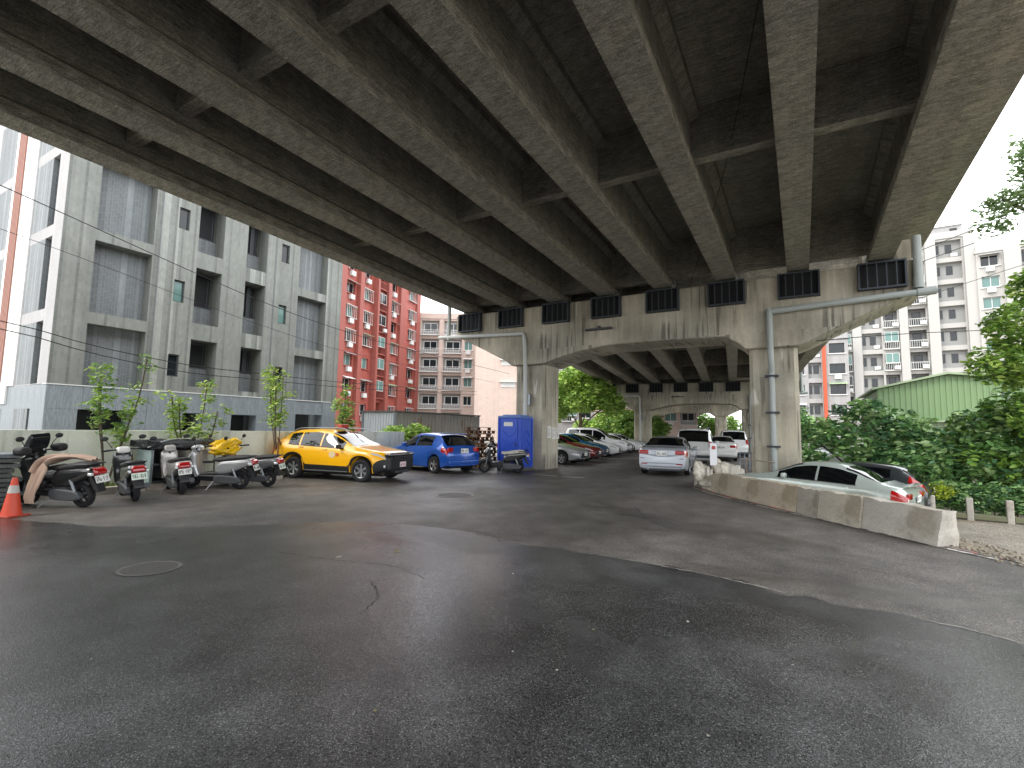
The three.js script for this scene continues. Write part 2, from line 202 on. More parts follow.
{ // cracks and a dusty seam
  const line = (pts, w, y, seed) => { const c = new THREE.CatmullRomCurve3(pts.map(([x, z]) => V(x, 0, z))).getPoints(80), rows = [[], []]; c.forEach((p, i) => { const t = c[Math.min(80, i + 1)].clone().sub(c[Math.max(0, i - 1)]).normalize(), j = 0.05 * (fbm(i / 80, seed * 0.1, 40, 4, seed, 8) - 0.5), q = w * (0.25 + 1.5 * Math.max(0, fbm(i / 80, 0.7, 24, 3, seed + 3, 8) - 0.28)); rows[0].push([p.x - t.z * (j + q), p.z + t.x * (j + q)]); rows[1].push([p.x - t.z * (j - q), p.z + t.x * (j - q)]); }); return gridSheet(rows, y, () => [1, 1, 1]); };
  const dark = S({ color: 0x242322, roughness: 0.9 }), dust = S({ color: 0x8f8b84, roughness: 0.95 });
  [[[[-5.9, -4.1], [-5.0, -4.25], [-4.3, -4.45], [-3.6, -4.3]], 0.006], [[[-4.0, -3.9], [-3.6, -3.6], [-3.4, -3.2]], 0.006], [[[-8.2, -8.2], [-6.2, -8.0], [-3.8, -8.6], [-1.6, -8.4]], 0.007], [[[-9.5, -12.6], [-7.2, -12.2], [-4.6, -12.9]], 0.007], [[[-3.2, -10.8], [-2.4, -9.2], [-0.9, -8.1], [1.2, -7.4]], 0.006], [[[-10.5, -6.6], [-8.6, -6.9], [-6.8, -7.6]], 0.006]].forEach(([p, w], i) => { const m = struct('road_crack', line(p, w, 0.0085, 501 + i * 7), dark); });
  for (const [i0, i1, k] of [[0.42, 0.56, 0], [0.60, 0.74, 1], [0.78, 0.9, 2]]) struct('seam_dust', line(seamC.getPoints(60).slice(Math.round(i0 * 60), Math.round(i1 * 60)).map((p) => [p.x, p.z + 0.02]), 0.022, 0.0088, 541 + k * 9), dust); }
// gravel verge on the right
{ const rows = []; const edge = [[20, 8], [14, 1], [9, -3.2], [5.2, -6.4], [3.2, -8.0], [2.15, -9.6], [1.2, -11.4], [-0.2, -13.4], [-1.4, -15.4], [-1.75, -18], [-2, -30], [-3.5, -60], [-4, -90]]; const ec = new THREE.CatmullRomCurve3(edge.map(([x, z]) => V(x, 0, z))).getPoints(110);
  for (let j = 0; j <= 44; j++) rows.push(ec.map((p, i) => [lerp(p.x + (j === 0 ? 0.18 * (fbm(i / 20, 0.7, 10, 3, 241, 8) - 0.5) : 0), 45, (j / 44) ** 2.4), lerp(p.z, p.z * 0.9 - 4, (j / 44) ** 1.6)]));
  const dip = (x, z) => -0.36 * sstep(0.25, 1.7, (x - edgeX(z)) * 0.72) + 0.03 * (fbm(x / 32 + 0.5, z / 32 + 0.5, 30, 3, 256, 8) - 0.5);
  struct('gravel_verge', gridSheet(rows, (x, z) => 0.012 + dip(x, z), (x, z) => { const t = fbm(x / 32 + 0.5, z / 32 + 0.5, 12, 4, 251, 8), d = sstep(0.45, 0.65, fbm(x / 32 + 0.5, z / 32 + 0.5, 20, 3, 255, 8)); const k = 1.0 + 0.4 * (t - 0.5); return [k * (1 - 0.18 * d), k * (1 - 0.24 * d), k * (1 - 0.36 * d)]; }), S({ map: tGravel, bumpMap: tGravelB, bumpScale: 0.012, roughness: 0.95, vertexColors: true }), 'pale gravel verge on the right'); 
  // loose stones along the edge
  const g = new THREE.IcosahedronGeometry(0.022, 0), im = new THREE.InstancedMesh(g, S({ color: 0x9c978c, roughness: 0.95 }), 2600), r = RNG(9), m = new THREE.Matrix4(), q = new THREE.Quaternion(), e = new THREE.Euler(), col = new THREE.Color();
  for (let k = 0; k < 2600; k++) { const a = r(), i = Math.floor(r() * 50), p = ec[i + 8], x = p.x + r() ** 2 * 5 - 0.25, z = p.z - r() * 0.6; e.set(r() * 6, r() * 6, r() * 6); q.setFromEuler(e); const s = 0.4 + r() * 1.1; m.compose(V(x, 0.016 + dip(x, z), z), q, V(s * (0.8 + r() * 0.6), s * 0.7, s)); im.setMatrixAt(k, m); const t = 0.5 + 0.5 * r(); im.setColorAt(k, col.setRGB(t, t * 0.96, t * 0.88)); }
  im.name = 'loose_gravel'; tag(im, 'loose stones scattered over the gravel verge', 'gravel', null, 'stuff'); im.castShadow = im.receiveShadow = true; scene.add(im); }
// kerbed planting strip under the boundary wall
struct('planting_strip', B(-14.98, -13.92, -0.01, 0.10, -9.6, 6), M.soil, 'planting strip of soil and grass below the wall');
for (let k = 0; k < 9; k++) { const z = 1.4 - k * 1.22; tag(mesh('kerb_stone', uvm(RB(0.18, 0.2, 1.2, 0.02, -13.83, 0.06, z - 0.6)), M.kerb), 'grey concrete kerb stone edging the planting strip', 'kerb', 'kerb stones along the planting strip'); }

// painted line, worn red and white, at the foot of the barrier
{ const pts = [[2.3, -9.3], [1.75, -9.85], [0.6, -11.2], [-0.8, -12.75], [-2.0, -14.3], [-2.75, -15.6]]; const c = new THREE.CatmullRomCurve3(pts.map(([x, z]) => V(x, 0, z))).getPoints(60); const strip = (o0, o1, y, chop) => { const rows = [[], []]; c.forEach((p, i) => { const t = c[Math.min(60, i + 1)].clone().sub(c[Math.max(0, i - 1)]).normalize(), n = V(-t.z, 0, t.x); rows[0].push([p.x + n.x * o0, p.z + n.z * o0]); rows[1].push([p.x + n.x * o1, p.z + n.z * o1]); }); return gridSheet(rows, y, () => [1, 1, 1]); };
  const worn = (base, seed) => S({ map: tex(256, (u, v) => mixc(base, hx(0x6e6863), sstep(0.45, 0.6, fbm(u, v, 10, 4, seed))), [0.8, 0.8]), roughness: 0.8 });
  tag(mesh('road_marking', strip(-0.02, 0.08, 0.0095), worn(hx(0xb06a62), 261)), 'worn red line painted along the concrete barrier', 'road marking', null, 'structure');
  tag(mesh('road_marking', strip(-0.15, -0.06, 0.0095), worn(hx(0xb9b6b0), 265)), 'faded white line painted beside the red line', 'road marking', null, 'structure'); }
{ // far short white dashes and manhole covers
  const worn = S({ map: tex(256, (u, v) => mixc(hx(0xb7b4ad), hx(0x777068), sstep(0.5, 0.62, fbm(u, v, 8, 4, 271))), [1, 1]), roughness: 0.8 });
  tag(mesh('road_marking', B(-8.6, -6.5, 0.004, 0.006, -16.2, -16.05), worn), 'faded white line on the road before the left pier', 'road marking', null, 'structure');
  for (const [x, z, r, lab, y] of [[-6.41, -2.86, 0.27, 'round iron manhole cover in the dark asphalt', 0.006], [-7.44, -9.9, 0.42, 'round manhole cover with pale rim in the grey road', 0.001]]) { const t = thing('manhole_cover', lab, 'manhole cover', [x, y, z]); mesh('lid', new THREE.CylinderGeometry(r, r, 0.006, 40).translate(0, 0.003, 0), S({ color: 0x4c4a46, roughness: 0.6, bumpMap: tGravelB, bumpScale: 0.006 }), t); mesh('rim', new THREE.RingGeometry(r, r * 1.14, 40).rotateX(-Math.PI / 2).translate(0, 0.005, 0), y > 0.003 ? S({ color: 0x6d6b66, roughness: 0.8 }) : S({ color: 0xa19d95, roughness: 0.85 }), t); } }

// ---------------------------------------------------------------- the overpass
const SL = 0.028, tilt = Math.atan(SL), GX = [0, 1, 2, 3, 4, 5, 6, 7].map((k) => 7.5 - 2.15 * k);
const fGeo = uvm(prism([[-0.31, 0], [0.31, 0], [0.31, 0.035], [-0.31, 0.035]], 27.4, 0.008, 0, 1).translate(0, 0, -13.7));
function girderGeo(len) { const h = 1.74; const s = [[-0.305, 0.036], [0.305, 0.036], [0.305, 0.26], [0.17, 0.38], [0.17, 1.42], [0.36, 1.56], [0.36, h], [-0.36, h], [-0.36, 1.56], [-0.17, 1.42], [-0.17, 0.38], [-0.305, 0.26]]; return uvm(prism(s, len, 0, 0, 1).translate(0, 0, -len / 2)); }
const gGeo = girderGeo(27.4);
function span(px, py, pz, turn, label, diaZ, tl = tilt) {
  const t = thing('bridge_span', label, 'overpass', [px, py, pz], 0, 'spans of the overpass'); t.rotation.order = 'YXZ'; t.rotation.set(-tl, turn, 0);
  for (const x of GX) { const g = mesh('girder', gGeo, M.girder, t); g.position.set(x, 0, -0.3); mesh('bottom_flange', fGeo, M.girder, g); }
  mesh('deck_slab', B(-9.3, 9.3, 1.75, 2.0, -28, 0), M.girder, t);
  for (const s of [-1, 1]) mesh('parapet', prism([[s * 8.95, 2.005], [s * 9.34, 2.005], [s * 9.34, 2.86], [s * 9.13, 2.86]].map((p) => p), 28, 0, -14), M.cap, t);
  for (const [k, h0] of diaZ) for (let i = 0; i < 7; i++) mesh('diaphragm', B(GX[i + 1] + 0.171, GX[i] - 0.171, h0, 1.74, k - 0.14, k + 0.14), M.girder, t);
  return t;
}
const gy = (z) => 6.9 + SL * (z + 18);
const T1 = 6.2 * D2R;
const piv = (p, turn, sl = SL, L = 28) => [p[0] - Math.sin(turn) * L, p[1] - sl * L, p[2] - Math.cos(turn) * L];
const P1 = [-5.3, gy(-19), -19], P0 = [-5.3, gy(9), 9], P2 = piv(P1, T1), P3 = piv(P2, 2 * T1, -0.01), P4 = piv(P3, 3 * T1, -0.02);
span(...P0, 0, 'concrete girder deck of the overpass directly overhead', [[-0.9, 0.3], [-7.2, 0.55], [-13.6, 0.55], [-20, 0.55], [-27.1, 0.3]]);
{ const s0 = scene.children.find((c) => c.name === 'bridge_span'); mesh('edge_slab', uvm(new THREE.ExtrudeGeometry(poly([[7.7, 28.02], [9.3, 28.02], [9.3, 32.6], [8.2, 32.6]]), { depth: 0.24, bevelEnabled: false }).rotateX(-Math.PI / 2).translate(0, 1.743, 0)), M.girder, s0); mesh('edge_parapet', B(8.98, 9.33, 1.99, 2.86, -32.6, -28.02), M.cap, s0); }
span(-5.3, gy(37), 37, 0, 'overpass deck behind the viewpoint', [[-9, 0.55], [-18, 0.55], [-27, 0.3]]);
span(...P1, T1, 'overpass deck beyond the first pier curving left', [[-0.9, 0.3], [-7, 0.55], [-14, 0.55], [-21, 0.55], [-27.1, 0.3]]);
span(...P2, 2 * T1, 'overpass deck beyond the second pier', [[-0.9, 0.3], [-9, 0.55], [-18, 0.55], [-27.1, 0.3]], -0.01);
span(...P3, 3 * T1, 'farthest overpass deck beyond the third pier', [[-0.9, 0.3], [-14, 0.55]], -0.02);
function pier(p, turn, label, detail) {
  const top = p[1] - 0.05, t = thing('bridge_pier', label, 'bridge pier', [p[0], 0, p[2]], turn, 'piers of the overpass');
  const k = top - 6.85; // cap outline in local x (centre = -5.3 in the span), as seen from the front
  const out = [[8.5, 6.85 + k], [8.5, 5.92 + k], [8.0, 5.74 + k], [6.7, 5.16 + k], [5.6, 4.62 + k], [5.3, 4.5 + k], [3.75, 4.5 + k], [3.55, 4.7 + k], [3.1, 4.97 + k], [1.1, 5.0 + k], [-1.1, 4.98 + k], [-2.4, 4.8 + k], [-3.4, 4.55 + k], [-3.85, 4.4 + k], [-5.4, 4.4 + k], [-5.7, 4.62 + k], [-7.65, 5.58 + k], [-8.4, 5.88 + k], [-8.4, 6.85 + k]];
  mesh('cap_beam', uvm(prism(out, 2.0, 0.03, 0, 1)), M.cap, t);
  for (const x of [-4.62, 4.55]) mesh('column', uvm(prism([[-0.72, -0.6], [-0.6, -0.72], [0.6, -0.72], [0.72, -0.6], [0.72, 0.6], [0.6, 0.72], [-0.6, 0.72], [-0.72, 0.6]], 5.4 + k, 0, (5.4 + k) / 2).rotateX(-Math.PI / 2).translate(x, -0.7, 0)), M.cap, t);
  for (const s of [-1, 1]) mesh('bearing_plinth', B(8.1 * s - 0.2, 8.1 * s + 0.2, 6.85 + k, 7.6 + k, -0.9, 0.6), M.cap, t);
  if (detail) for (const x of GX) { const w = 1.18, h = 0.82, y1 = 6.86 + k, z = 1.0, gr = mesh('bearing_grille', [B(x - w / 2, x - w / 2 + 0.05, y1 - h, y1, z, z + 0.22), B(x + w / 2 - 0.05, x + w / 2, y1 - h, y1, z, z + 0.22), B(x - w / 2 + 0.051, x + w / 2 - 0.051, y1 - 0.05, y1, z, z + 0.22), B(x - w / 2 + 0.051, x + w / 2 - 0.051, y1 - h, y1 - h + 0.05, z, z + 0.22)], M.iron, t);
    mesh('mesh_panel', B(x - w / 2 + 0.05, x + w / 2 - 0.05, y1 - h + 0.05, y1 - 0.05, z + 0.01, z + 0.05), M.dark, gr);
    for (let i = 1; i < 5; i++) mesh('bar', B(x - w / 2 + w * i / 5 - 0.014, x - w / 2 + w * i / 5 + 0.014, y1 - h + 0.05, y1 - 0.05, z + 0.17, z + 0.21), M.iron, gr); }
  if (detail) {
    const pipe = mesh('drain_pipe', [tube([[8.75, 5.84 + k, 1.13], [4.5, 5.66 + k, 1.13]], 0.095, 1, 12), tube([[8.35, 7.5 + k, 1.12], [8.35, 5.95 + k, 1.12]], 0.11, 1, 12), tube([[4.5, 5.75 + k, 1.13], [4.5, 4.1 + k, 1.13], [4.5, 3.9 + k, 0.98], [4.5, 3.7 + k, 0.9]], 0.095, 10, 12)], M.pvc, t);
    mesh('drain_pipe', [tube([[4.5, 3.75 + k, 0.9], [4.5, -0.4, 0.9]], 0.095, 1, 12)], M.pvc, t);
    for (const y of [1.2, 2.3, 3.5]) mesh('pipe_bracket', B(4.3, 4.7, y, y + 0.06, 0.76, 1.02), M.iron, t);
    mesh('joint_sleeve', [rod([8.72, 5.84 + k, 1.13], [8.3, 5.82 + k, 1.13], 0.125), rod([8.35, 6.3 + k, 1.12], [8.35, 5.95 + k, 1.12], 0.13)], M.pvc, t);
    mesh('drain_pipe', [tube([[-9.3, 5.9 + k, 1.12], [-4.8, 5.72 + k, 1.12], [-4.72, 5.6 + k, 1.1], [-4.72, 4.2 + k, 0.95], [-4.72, 0.15, 0.9]], 0.085, 40, 10, false, 0.05)], S({ color: 0xc4c8c6, roughness: 0.5 }), t);
    mesh('downspout', [tube([[-8.75, 7.6 + k, 1.1], [-8.75, 5.75 + k, 1.1]], 0.09, 1, 10)], M.pvc, t);
    mesh('junction_box', RB(0.2, 0.5, 0.12, 0.02, -4.6, 2.9, 0.86), M.steel, t);
    mesh('light_fitting', [RB(1.1, 0.08, 0.14, 0.02, -1.4, 5.62 + k, 1.1), B(-1.45, -1.35, 5.66 + k, 5.75 + k, 1.0, 1.1)], M.plasticG, t);
  }
  return t;
}
pier(P1, 0, 'nearest concrete overpass pier with wide cap, two columns and drain pipes', true);
pier([P2[0], P2[1], P2[2]], T1, 'second overpass pier, seen beneath the nearest cap beam', true);
pier(P3, 2 * T1, 'third overpass pier deep under the deck', false);
pier(P4, 3 * T1, 'farthest overpass pier in the distance', false);
pier(P0, 0, 'overpass pier behind the viewpoint', false);
// notices pasted on the left column of the first pier
for (const [y, z, w, h, k] of [[1.55, -18.72, 0.34, 0.5, 0], [1.5, -19.15, 0.34, 0.5, 1], [1.5, -19.55, 0.3, 0.48, 2]]) { const nt = tex(64, (u, v) => { const row = Math.floor(v * 9), line = (v * 9) % 1; return (line > 0.35 && line < 0.7 && u > 0.12 && u < 0.5 + 0.4 * lattice[(row * 37 + k * 91) & 65535] && row > 0 && row < 8) ? hx(0x8b8d90) : hx(0xd9d9d4); }, [1, 1]);
  const m = mesh('paper_notice', new THREE.BoxGeometry(w, h, 0.006), S({ map: nt, roughness: 0.8 })); m.rotation.y = Math.PI / 2; m.position.set(-9.196, y, z); tag(m, ['white paper notice pasted on the pier column, nearest the blue toilet', 'white paper notice pasted on the pier column, middle of three', 'white paper notice pasted on the pier column, nearest the parked cars'][k], 'notice'); }
// ---------------------------------------------------------------- buildings
function windowUnit(parent, x, y, w, h, z, opt = {}) { // frame with glass as sub-part, in a group-local frame (facing +z)
  const t = opt.t ?? 0.05, f = mesh('window', [B(x, x + w, y, y + t, z, z + 0.06), B(x, x + w, y + h - t, y + h, z, z + 0.06), B(x, x + t, y + t, y + h - t, z, z + 0.06), B(x + w - t, x + w, y + t, y + h - t, z, z + 0.06), ...(opt.mull ? [B(x + w / 2 - t / 2, x + w / 2 + t / 2, y + t, y + h - t, z, z + 0.055)] : [])], opt.frame ?? M.frame, parent);
  mesh('pane', B(x + t, x + w - t, y + t, y + h - t, z + 0.01, z + 0.03), opt.glass ?? M.glass, f); return f;
}
function ac(parent, x, y, z) { return mesh('air_conditioner', [RB(0.8, 0.55, 0.32, 0.03, x, y, z)], M.offw, parent); }
{ // grey tiled block on the left. One thing; facade groups are baked by turning geometry.
  const b = thing('apartment_building', 'grey tiled apartment block behind the wall on the left', 'building', [-23.5, 0, -6.65]);
  const rows = [0, 1, 2, 3, 4, 5, 6], top = (k) => 5.42 + 3.3 * k, bot = (k) => k ? top(k) - 2.85 : 3.0, H = 26;
  const R = Math.PI / 2;
  // front facing the bridge: local group turned so +z -> +x
  const hol = [], L = 12.85; for (const k of rows) { hol.push([1.0, 2.96, bot(k), top(k)], [4.72, 5.86, bot(k) + 0.3, top(k)], [7.0, 8.06, bot(k) + 0.25, top(k)], [9.95, 11.8, bot(k), top(k)]); hol.push([3.86, 4.3, top(k) - 1.75, top(k) - 0.78], [8.86, 9.32, top(k) - 1.75, top(k) - 0.75]); }
  const put = (name, geo, mat, par = b) => mesh(name, geo.rotateY(R), mat, par);
  hol.forEach((h) => { h[2] -= 3.0; h[3] -= 3.0; if (h[2] < 0.02) h[2] = 0.0; });
  const up = holed(L, H - 3.0, hol.map(([a, c, y0, y1]) => [a, c, Math.max(y0, 0.03), y1]), 0.55).translate(0, 3.0, 0); put('wall', up, M.tile);
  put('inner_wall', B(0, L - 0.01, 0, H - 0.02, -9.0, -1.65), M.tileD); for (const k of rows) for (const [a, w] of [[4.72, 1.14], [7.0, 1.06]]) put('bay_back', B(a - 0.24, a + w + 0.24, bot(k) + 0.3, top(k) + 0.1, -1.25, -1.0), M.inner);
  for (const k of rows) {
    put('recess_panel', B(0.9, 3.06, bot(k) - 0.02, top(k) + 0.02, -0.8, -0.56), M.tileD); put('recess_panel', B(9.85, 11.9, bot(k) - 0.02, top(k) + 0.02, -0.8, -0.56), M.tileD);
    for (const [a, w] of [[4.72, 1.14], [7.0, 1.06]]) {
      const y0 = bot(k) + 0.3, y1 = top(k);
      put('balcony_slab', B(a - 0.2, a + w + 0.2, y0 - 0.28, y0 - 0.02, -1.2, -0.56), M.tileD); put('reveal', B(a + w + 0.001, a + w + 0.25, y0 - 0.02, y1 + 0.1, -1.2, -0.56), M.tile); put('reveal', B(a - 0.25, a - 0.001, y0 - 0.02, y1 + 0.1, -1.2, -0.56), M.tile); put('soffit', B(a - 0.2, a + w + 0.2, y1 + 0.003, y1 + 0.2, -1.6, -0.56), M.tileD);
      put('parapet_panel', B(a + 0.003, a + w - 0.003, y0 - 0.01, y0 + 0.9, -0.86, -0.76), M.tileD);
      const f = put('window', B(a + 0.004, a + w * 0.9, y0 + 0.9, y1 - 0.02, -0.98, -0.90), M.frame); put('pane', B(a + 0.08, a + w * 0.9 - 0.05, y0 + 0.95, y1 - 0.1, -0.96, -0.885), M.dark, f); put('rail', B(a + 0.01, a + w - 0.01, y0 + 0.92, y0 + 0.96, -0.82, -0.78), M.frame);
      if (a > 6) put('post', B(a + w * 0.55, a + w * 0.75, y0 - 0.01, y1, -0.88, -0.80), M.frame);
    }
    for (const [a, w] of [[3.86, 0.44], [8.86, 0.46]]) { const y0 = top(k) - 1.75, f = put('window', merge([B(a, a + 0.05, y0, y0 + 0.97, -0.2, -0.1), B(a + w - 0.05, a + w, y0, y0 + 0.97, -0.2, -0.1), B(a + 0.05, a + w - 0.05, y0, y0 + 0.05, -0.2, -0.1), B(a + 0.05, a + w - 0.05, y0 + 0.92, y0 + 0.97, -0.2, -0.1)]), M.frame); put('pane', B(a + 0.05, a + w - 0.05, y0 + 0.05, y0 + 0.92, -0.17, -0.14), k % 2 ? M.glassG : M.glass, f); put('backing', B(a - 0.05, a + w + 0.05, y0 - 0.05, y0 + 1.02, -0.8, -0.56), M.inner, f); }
  }
  for (const x of [3.2, 8.52]) put('wall_joint', B(x, x + 0.03, 3.02, H - 0.1, -0.01, 0.012), M.tileD);
  // stone-clad base, each panel a piece
  const open = [[0.95, 2.6, 0.6, 2.12], [4.6, 5.35, 0.6, 2.1], [6.75, 8.0, 0.6, 2.1], [10.2, 11.9, 0.6, 2.25]];
  put('base_wall', holed(L, 2.985, open, 0.6), M.stone);
  put('base_ledge', B(-0.03, L, 2.986, 3.02, -0.3, 0.05), M.offw);
  const pan = B(0.004, 1.062, 0, 1, 0.002, 0.026);
  const cells = []; for (const [y0, y1] of [[0.02, 1.06], [1.07, 2.1], [2.11, 2.98]]) for (let i = 0; i < 12; i++) { const a = 0.004 + i * 1.07; let segs = [[a, a + 1.06]]; for (const [o0, o1, p0, p1] of open) if (p0 < y1 - 0.05 && p1 > y0 + 0.05) segs = segs.flatMap(([s, e]) => e <= o0 || s >= o1 ? [[s, e]] : [[s, Math.min(e, o0)], [Math.max(s, o1), e]].filter(([x, y]) => y - x > 0.05)); for (const [s, e] of segs) cells.push([s, e, y0, y1]); }
  for (const [s, e, y0, y1] of cells) put('stone_panel', B(s, e, y0, y1, 0.002, 0.026), M.stone);
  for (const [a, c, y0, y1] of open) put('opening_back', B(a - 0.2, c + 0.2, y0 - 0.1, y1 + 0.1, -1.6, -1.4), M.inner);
  // end wall facing the viewer (+z): runs to the left of the corner
  const W2 = 13, put2 = (name, geo, mat, par = b) => mesh(name, geo.translate(-W2, 0, 0), mat, par);
  const X = (x) => x + 23.5 + W2; // world x at the plane -> local
  const h2 = []; for (const k of rows) { h2.push([X(-26.85), X(-24.45), Math.max(bot(k), 3.03), top(k)]); h2.push([X(-32.2), X(-29.65), Math.max(bot(k), 3.03), top(k)]); h2.push([X(-35.6), X(-33), Math.max(bot(k), 3.03), top(k)]); }
  put2('wall', holed(W2 - 0.012, H - 3, h2.map(([a, c, y0, y1]) => [a, c, y0 - 3, y1 - 3]), 0.25).translate(0, 3, 0.001), M.pale);
  put2('base_wall', holed(W2 - 0.012, 2.985, [[X(-26.6), X(-24.9), 0.4, 2.1], [X(-30.5), X(-28.0), 0.4, 2.1]], 0.6).translate(0, 0, 0.001), M.stone);
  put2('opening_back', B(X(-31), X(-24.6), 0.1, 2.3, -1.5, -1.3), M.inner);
  put2('inner_wall', B(0, W2 - 1.7, 0.5, H - 0.05, -9, -1.3), M.tileD);
  for (const k of rows) { put2('recess_panel', B(X(-26.95), X(-24.35), bot(k) - 0.02, top(k) + 0.02, -0.5, -0.251), M.tileD);
    put2('recess_panel', B(X(-32.3), X(-29.55), bot(k) - 0.02, top(k) + 0.02, -0.5, -0.251), M.tileD); put2('recess_panel', B(X(-35.7), X(-32.9), bot(k) - 0.02, top(k) + 0.02, -0.5, -0.251), M.tileD); const f = put2('window', B(X(-31.9), X(-30.4), bot(k) + 0.95, top(k) - 0.35, -0.25, -0.19), M.white); put2('pane', B(X(-31.8), X(-30.5), bot(k) + 1.05, top(k) - 0.45, -0.24, -0.18), M.glass, f); }
  put2('pilaster', B(X(-27.6), X(-26.9), 3.02, H, 0.005, 0.04), M.white); put2('pilaster', B(X(-29.6), X(-27.6), 2.3, H, 0.005, 0.07), M.white);
  for (let i = 0; i < 6; i++) put2('louvre_fin', B(X(-29.1) + i * 0.15, X(-29.1) + i * 0.15 + 0.09, 3.2, H - 0.5, 0.075, 0.12), M.terra);
  mesh('roof', B(-12.5, -0.02, H, H + 0.6, -12.8, -0.02), M.offw, b);
}
{ // boundary wall
  const t = mesh('boundary_wall', [B(-15.25, -15.0, -0.02, 1.40, -16.2, 7)], M.wall); tag(t, 'pale greenish concrete boundary wall behind the scooters', 'wall'); mesh('coping', B(-15.28, -14.97, 1.401, 1.44, -16.22, 7.02), M.wall, t);
}
function block(o) { // generic far apartment block: origin at front-left corner, facing +z, bays left to right
  const b = thing(o.name ?? 'apartment_building', o.label, 'building', o.pos, o.turn, o.group);
  const W = o.bays.reduce((s, q) => s + q[1], 0), H = o.floors * o.fh + o.base, holes = []; let x = 0;
  const units = [];
  for (const [type, w, a] of o.bays) { for (let k = 0; k < o.floors; k++) { const y = o.base + k * o.fh; if (type === 'win') holes.push([x + w * 0.16, x + w * 0.84, y + 0.95, y + 2.45]); if (type === 'balc' || type === 'panel' || type === 'bay') holes.push([x + 0.12, x + w - 0.12, y + 0.35, y + o.fh - 0.3]); units.push([type, x, w, y, a, k]); } x += w; }
  mesh('wall', holed(W, H, holes, 0.6), o.mat, b);
  mesh('body', B(0.01, W - 0.01, 0, H - 0.02, -o.depth, -1.3), o.side ?? o.mat, b); mesh('side_wall', [B(0, 0.3, 0, H - 0.03, -1.3, -0.601), B(W - 0.3, W, 0, H - 0.03, -1.3, -0.601)], o.mat, b);
  mesh('roof', [B(-0.15, W + 0.15, H, H + 0.25, -o.depth, 0.15), B(0, W, H + 0.251, H + 1.0, -0.3, -0.05)], o.roof ?? o.mat, b);
  const r = RNG(o.seed ?? 1);
  for (const [type, x0, w, y, a, k] of units) {
    if (type === 'win') { const f = windowUnit(b, x0 + w * 0.16, y + 0.95, w * 0.68, 1.5, -0.35, { t: 0.07, frame: o.frame ?? M.white, mull: true, glass: r() > 0.6 ? M.glassG : M.glass }); mesh('sill', B(x0 + w * 0.1, x0 + w * 0.9, y + 0.83, y + 0.95, -0.05, 0.18), o.trim ?? M.white, f); if (r() > (o.ac ?? 0.6)) mesh('air_conditioner', RB(0.85, 0.6, 0.4, 0.03, x0 + w * 0.5, y + 0.45, 0.24), M.offw, f); if (o.cage && r() > 0.4) mesh('window_cage', [0, 1, 2, 3, 4, 5].map((i) => B(x0 + w * 0.12 + i * w * 0.148, x0 + w * 0.12 + i * w * 0.148 + 0.03, y + 0.85, y + 2.5, 0.35, 0.38)).concat([B(x0 + w * 0.1, x0 + w * 0.9, y + 0.84, y + 0.9, 0.005, 0.4), B(x0 + w * 0.1, x0 + w * 0.9, y + 2.46, y + 2.52, 0.005, 0.4)]), M.white, f); }
    if (type === 'balc') { mesh('balcony_back', B(x0 + 0.05, x0 + w - 0.05, y + 0.3, y + o.fh - 0.28, -1.29, -1.15), o.back ?? M.greyP, b); const f = windowUnit(b, x0 + w * 0.3, y + 0.36, w * 0.45, 2.1, -1.15, { t: 0.08 }); mesh('balcony_front', [B(x0 + 0.05, x0 + w - 0.05, y + 0.2, y + 0.34, -1.1, 0.5), B(x0 + 0.08, x0 + w - 0.08, y + 1.25, y + 1.32, 0.4, 0.47), ...Array.from({ length: 9 }, (_, i) => B(x0 + 0.1 + (w - 0.24) * i / 8, x0 + 0.14 + (w - 0.24) * i / 8, y + 0.34, y + 1.25, 0.42, 0.45))], a === 'r' ? M.redP : (o.trim ?? M.offw), b); }
    if (type === 'balc' && r() > 0.62) windowUnit(b, x0 + 0.14, y + 1.33, w - 0.28, o.fh - 1.68, 0.36, { t: 0.06, frame: M.offw, mull: true, glass: r() > 0.5 ? M.glassG : M.glass }); if (type === 'balc' && r() > 0.55) mesh('air_conditioner', RB(0.7, 0.5, 0.32, 0.03, x0 + w * 0.75, y + 0.62, 0.66), M.offw, b); if (type === 'win' && r() > 0.7) mesh('awning', prism([[0, 0], [0.7, -0.28], [0.7, -0.31], [0, -0.06]], w * 0.8, 0).rotateY(-Math.PI / 2).translate(x0 + w / 2, y + 2.7, 0.004), [M.greenL, M.offw, M.greyP][Math.floor(r() * 3)], b);
    if (type === 'panel') { if (r() > 0.6) mesh('air_conditioner', RB(0.75, 0.5, 0.3, 0.03, x0 + w * 0.72, y + 0.75, -0.42), M.offw, b); mesh('recess_panel', B(x0 + 0.05, x0 + w - 0.05, y + 0.3, y + o.fh - 0.27, -0.9, -0.606), o.back ?? M.greyP, b); const f = windowUnit(b, x0 + w * 0.42, y + 1.1, 0.7, 1.25, -0.605, { t: 0.07, frame: M.frame }); windowUnit(b, x0 + 0.14, y + 1.1, 0.45, 1.25, -0.604, { t: 0.07, frame: M.frame }); }
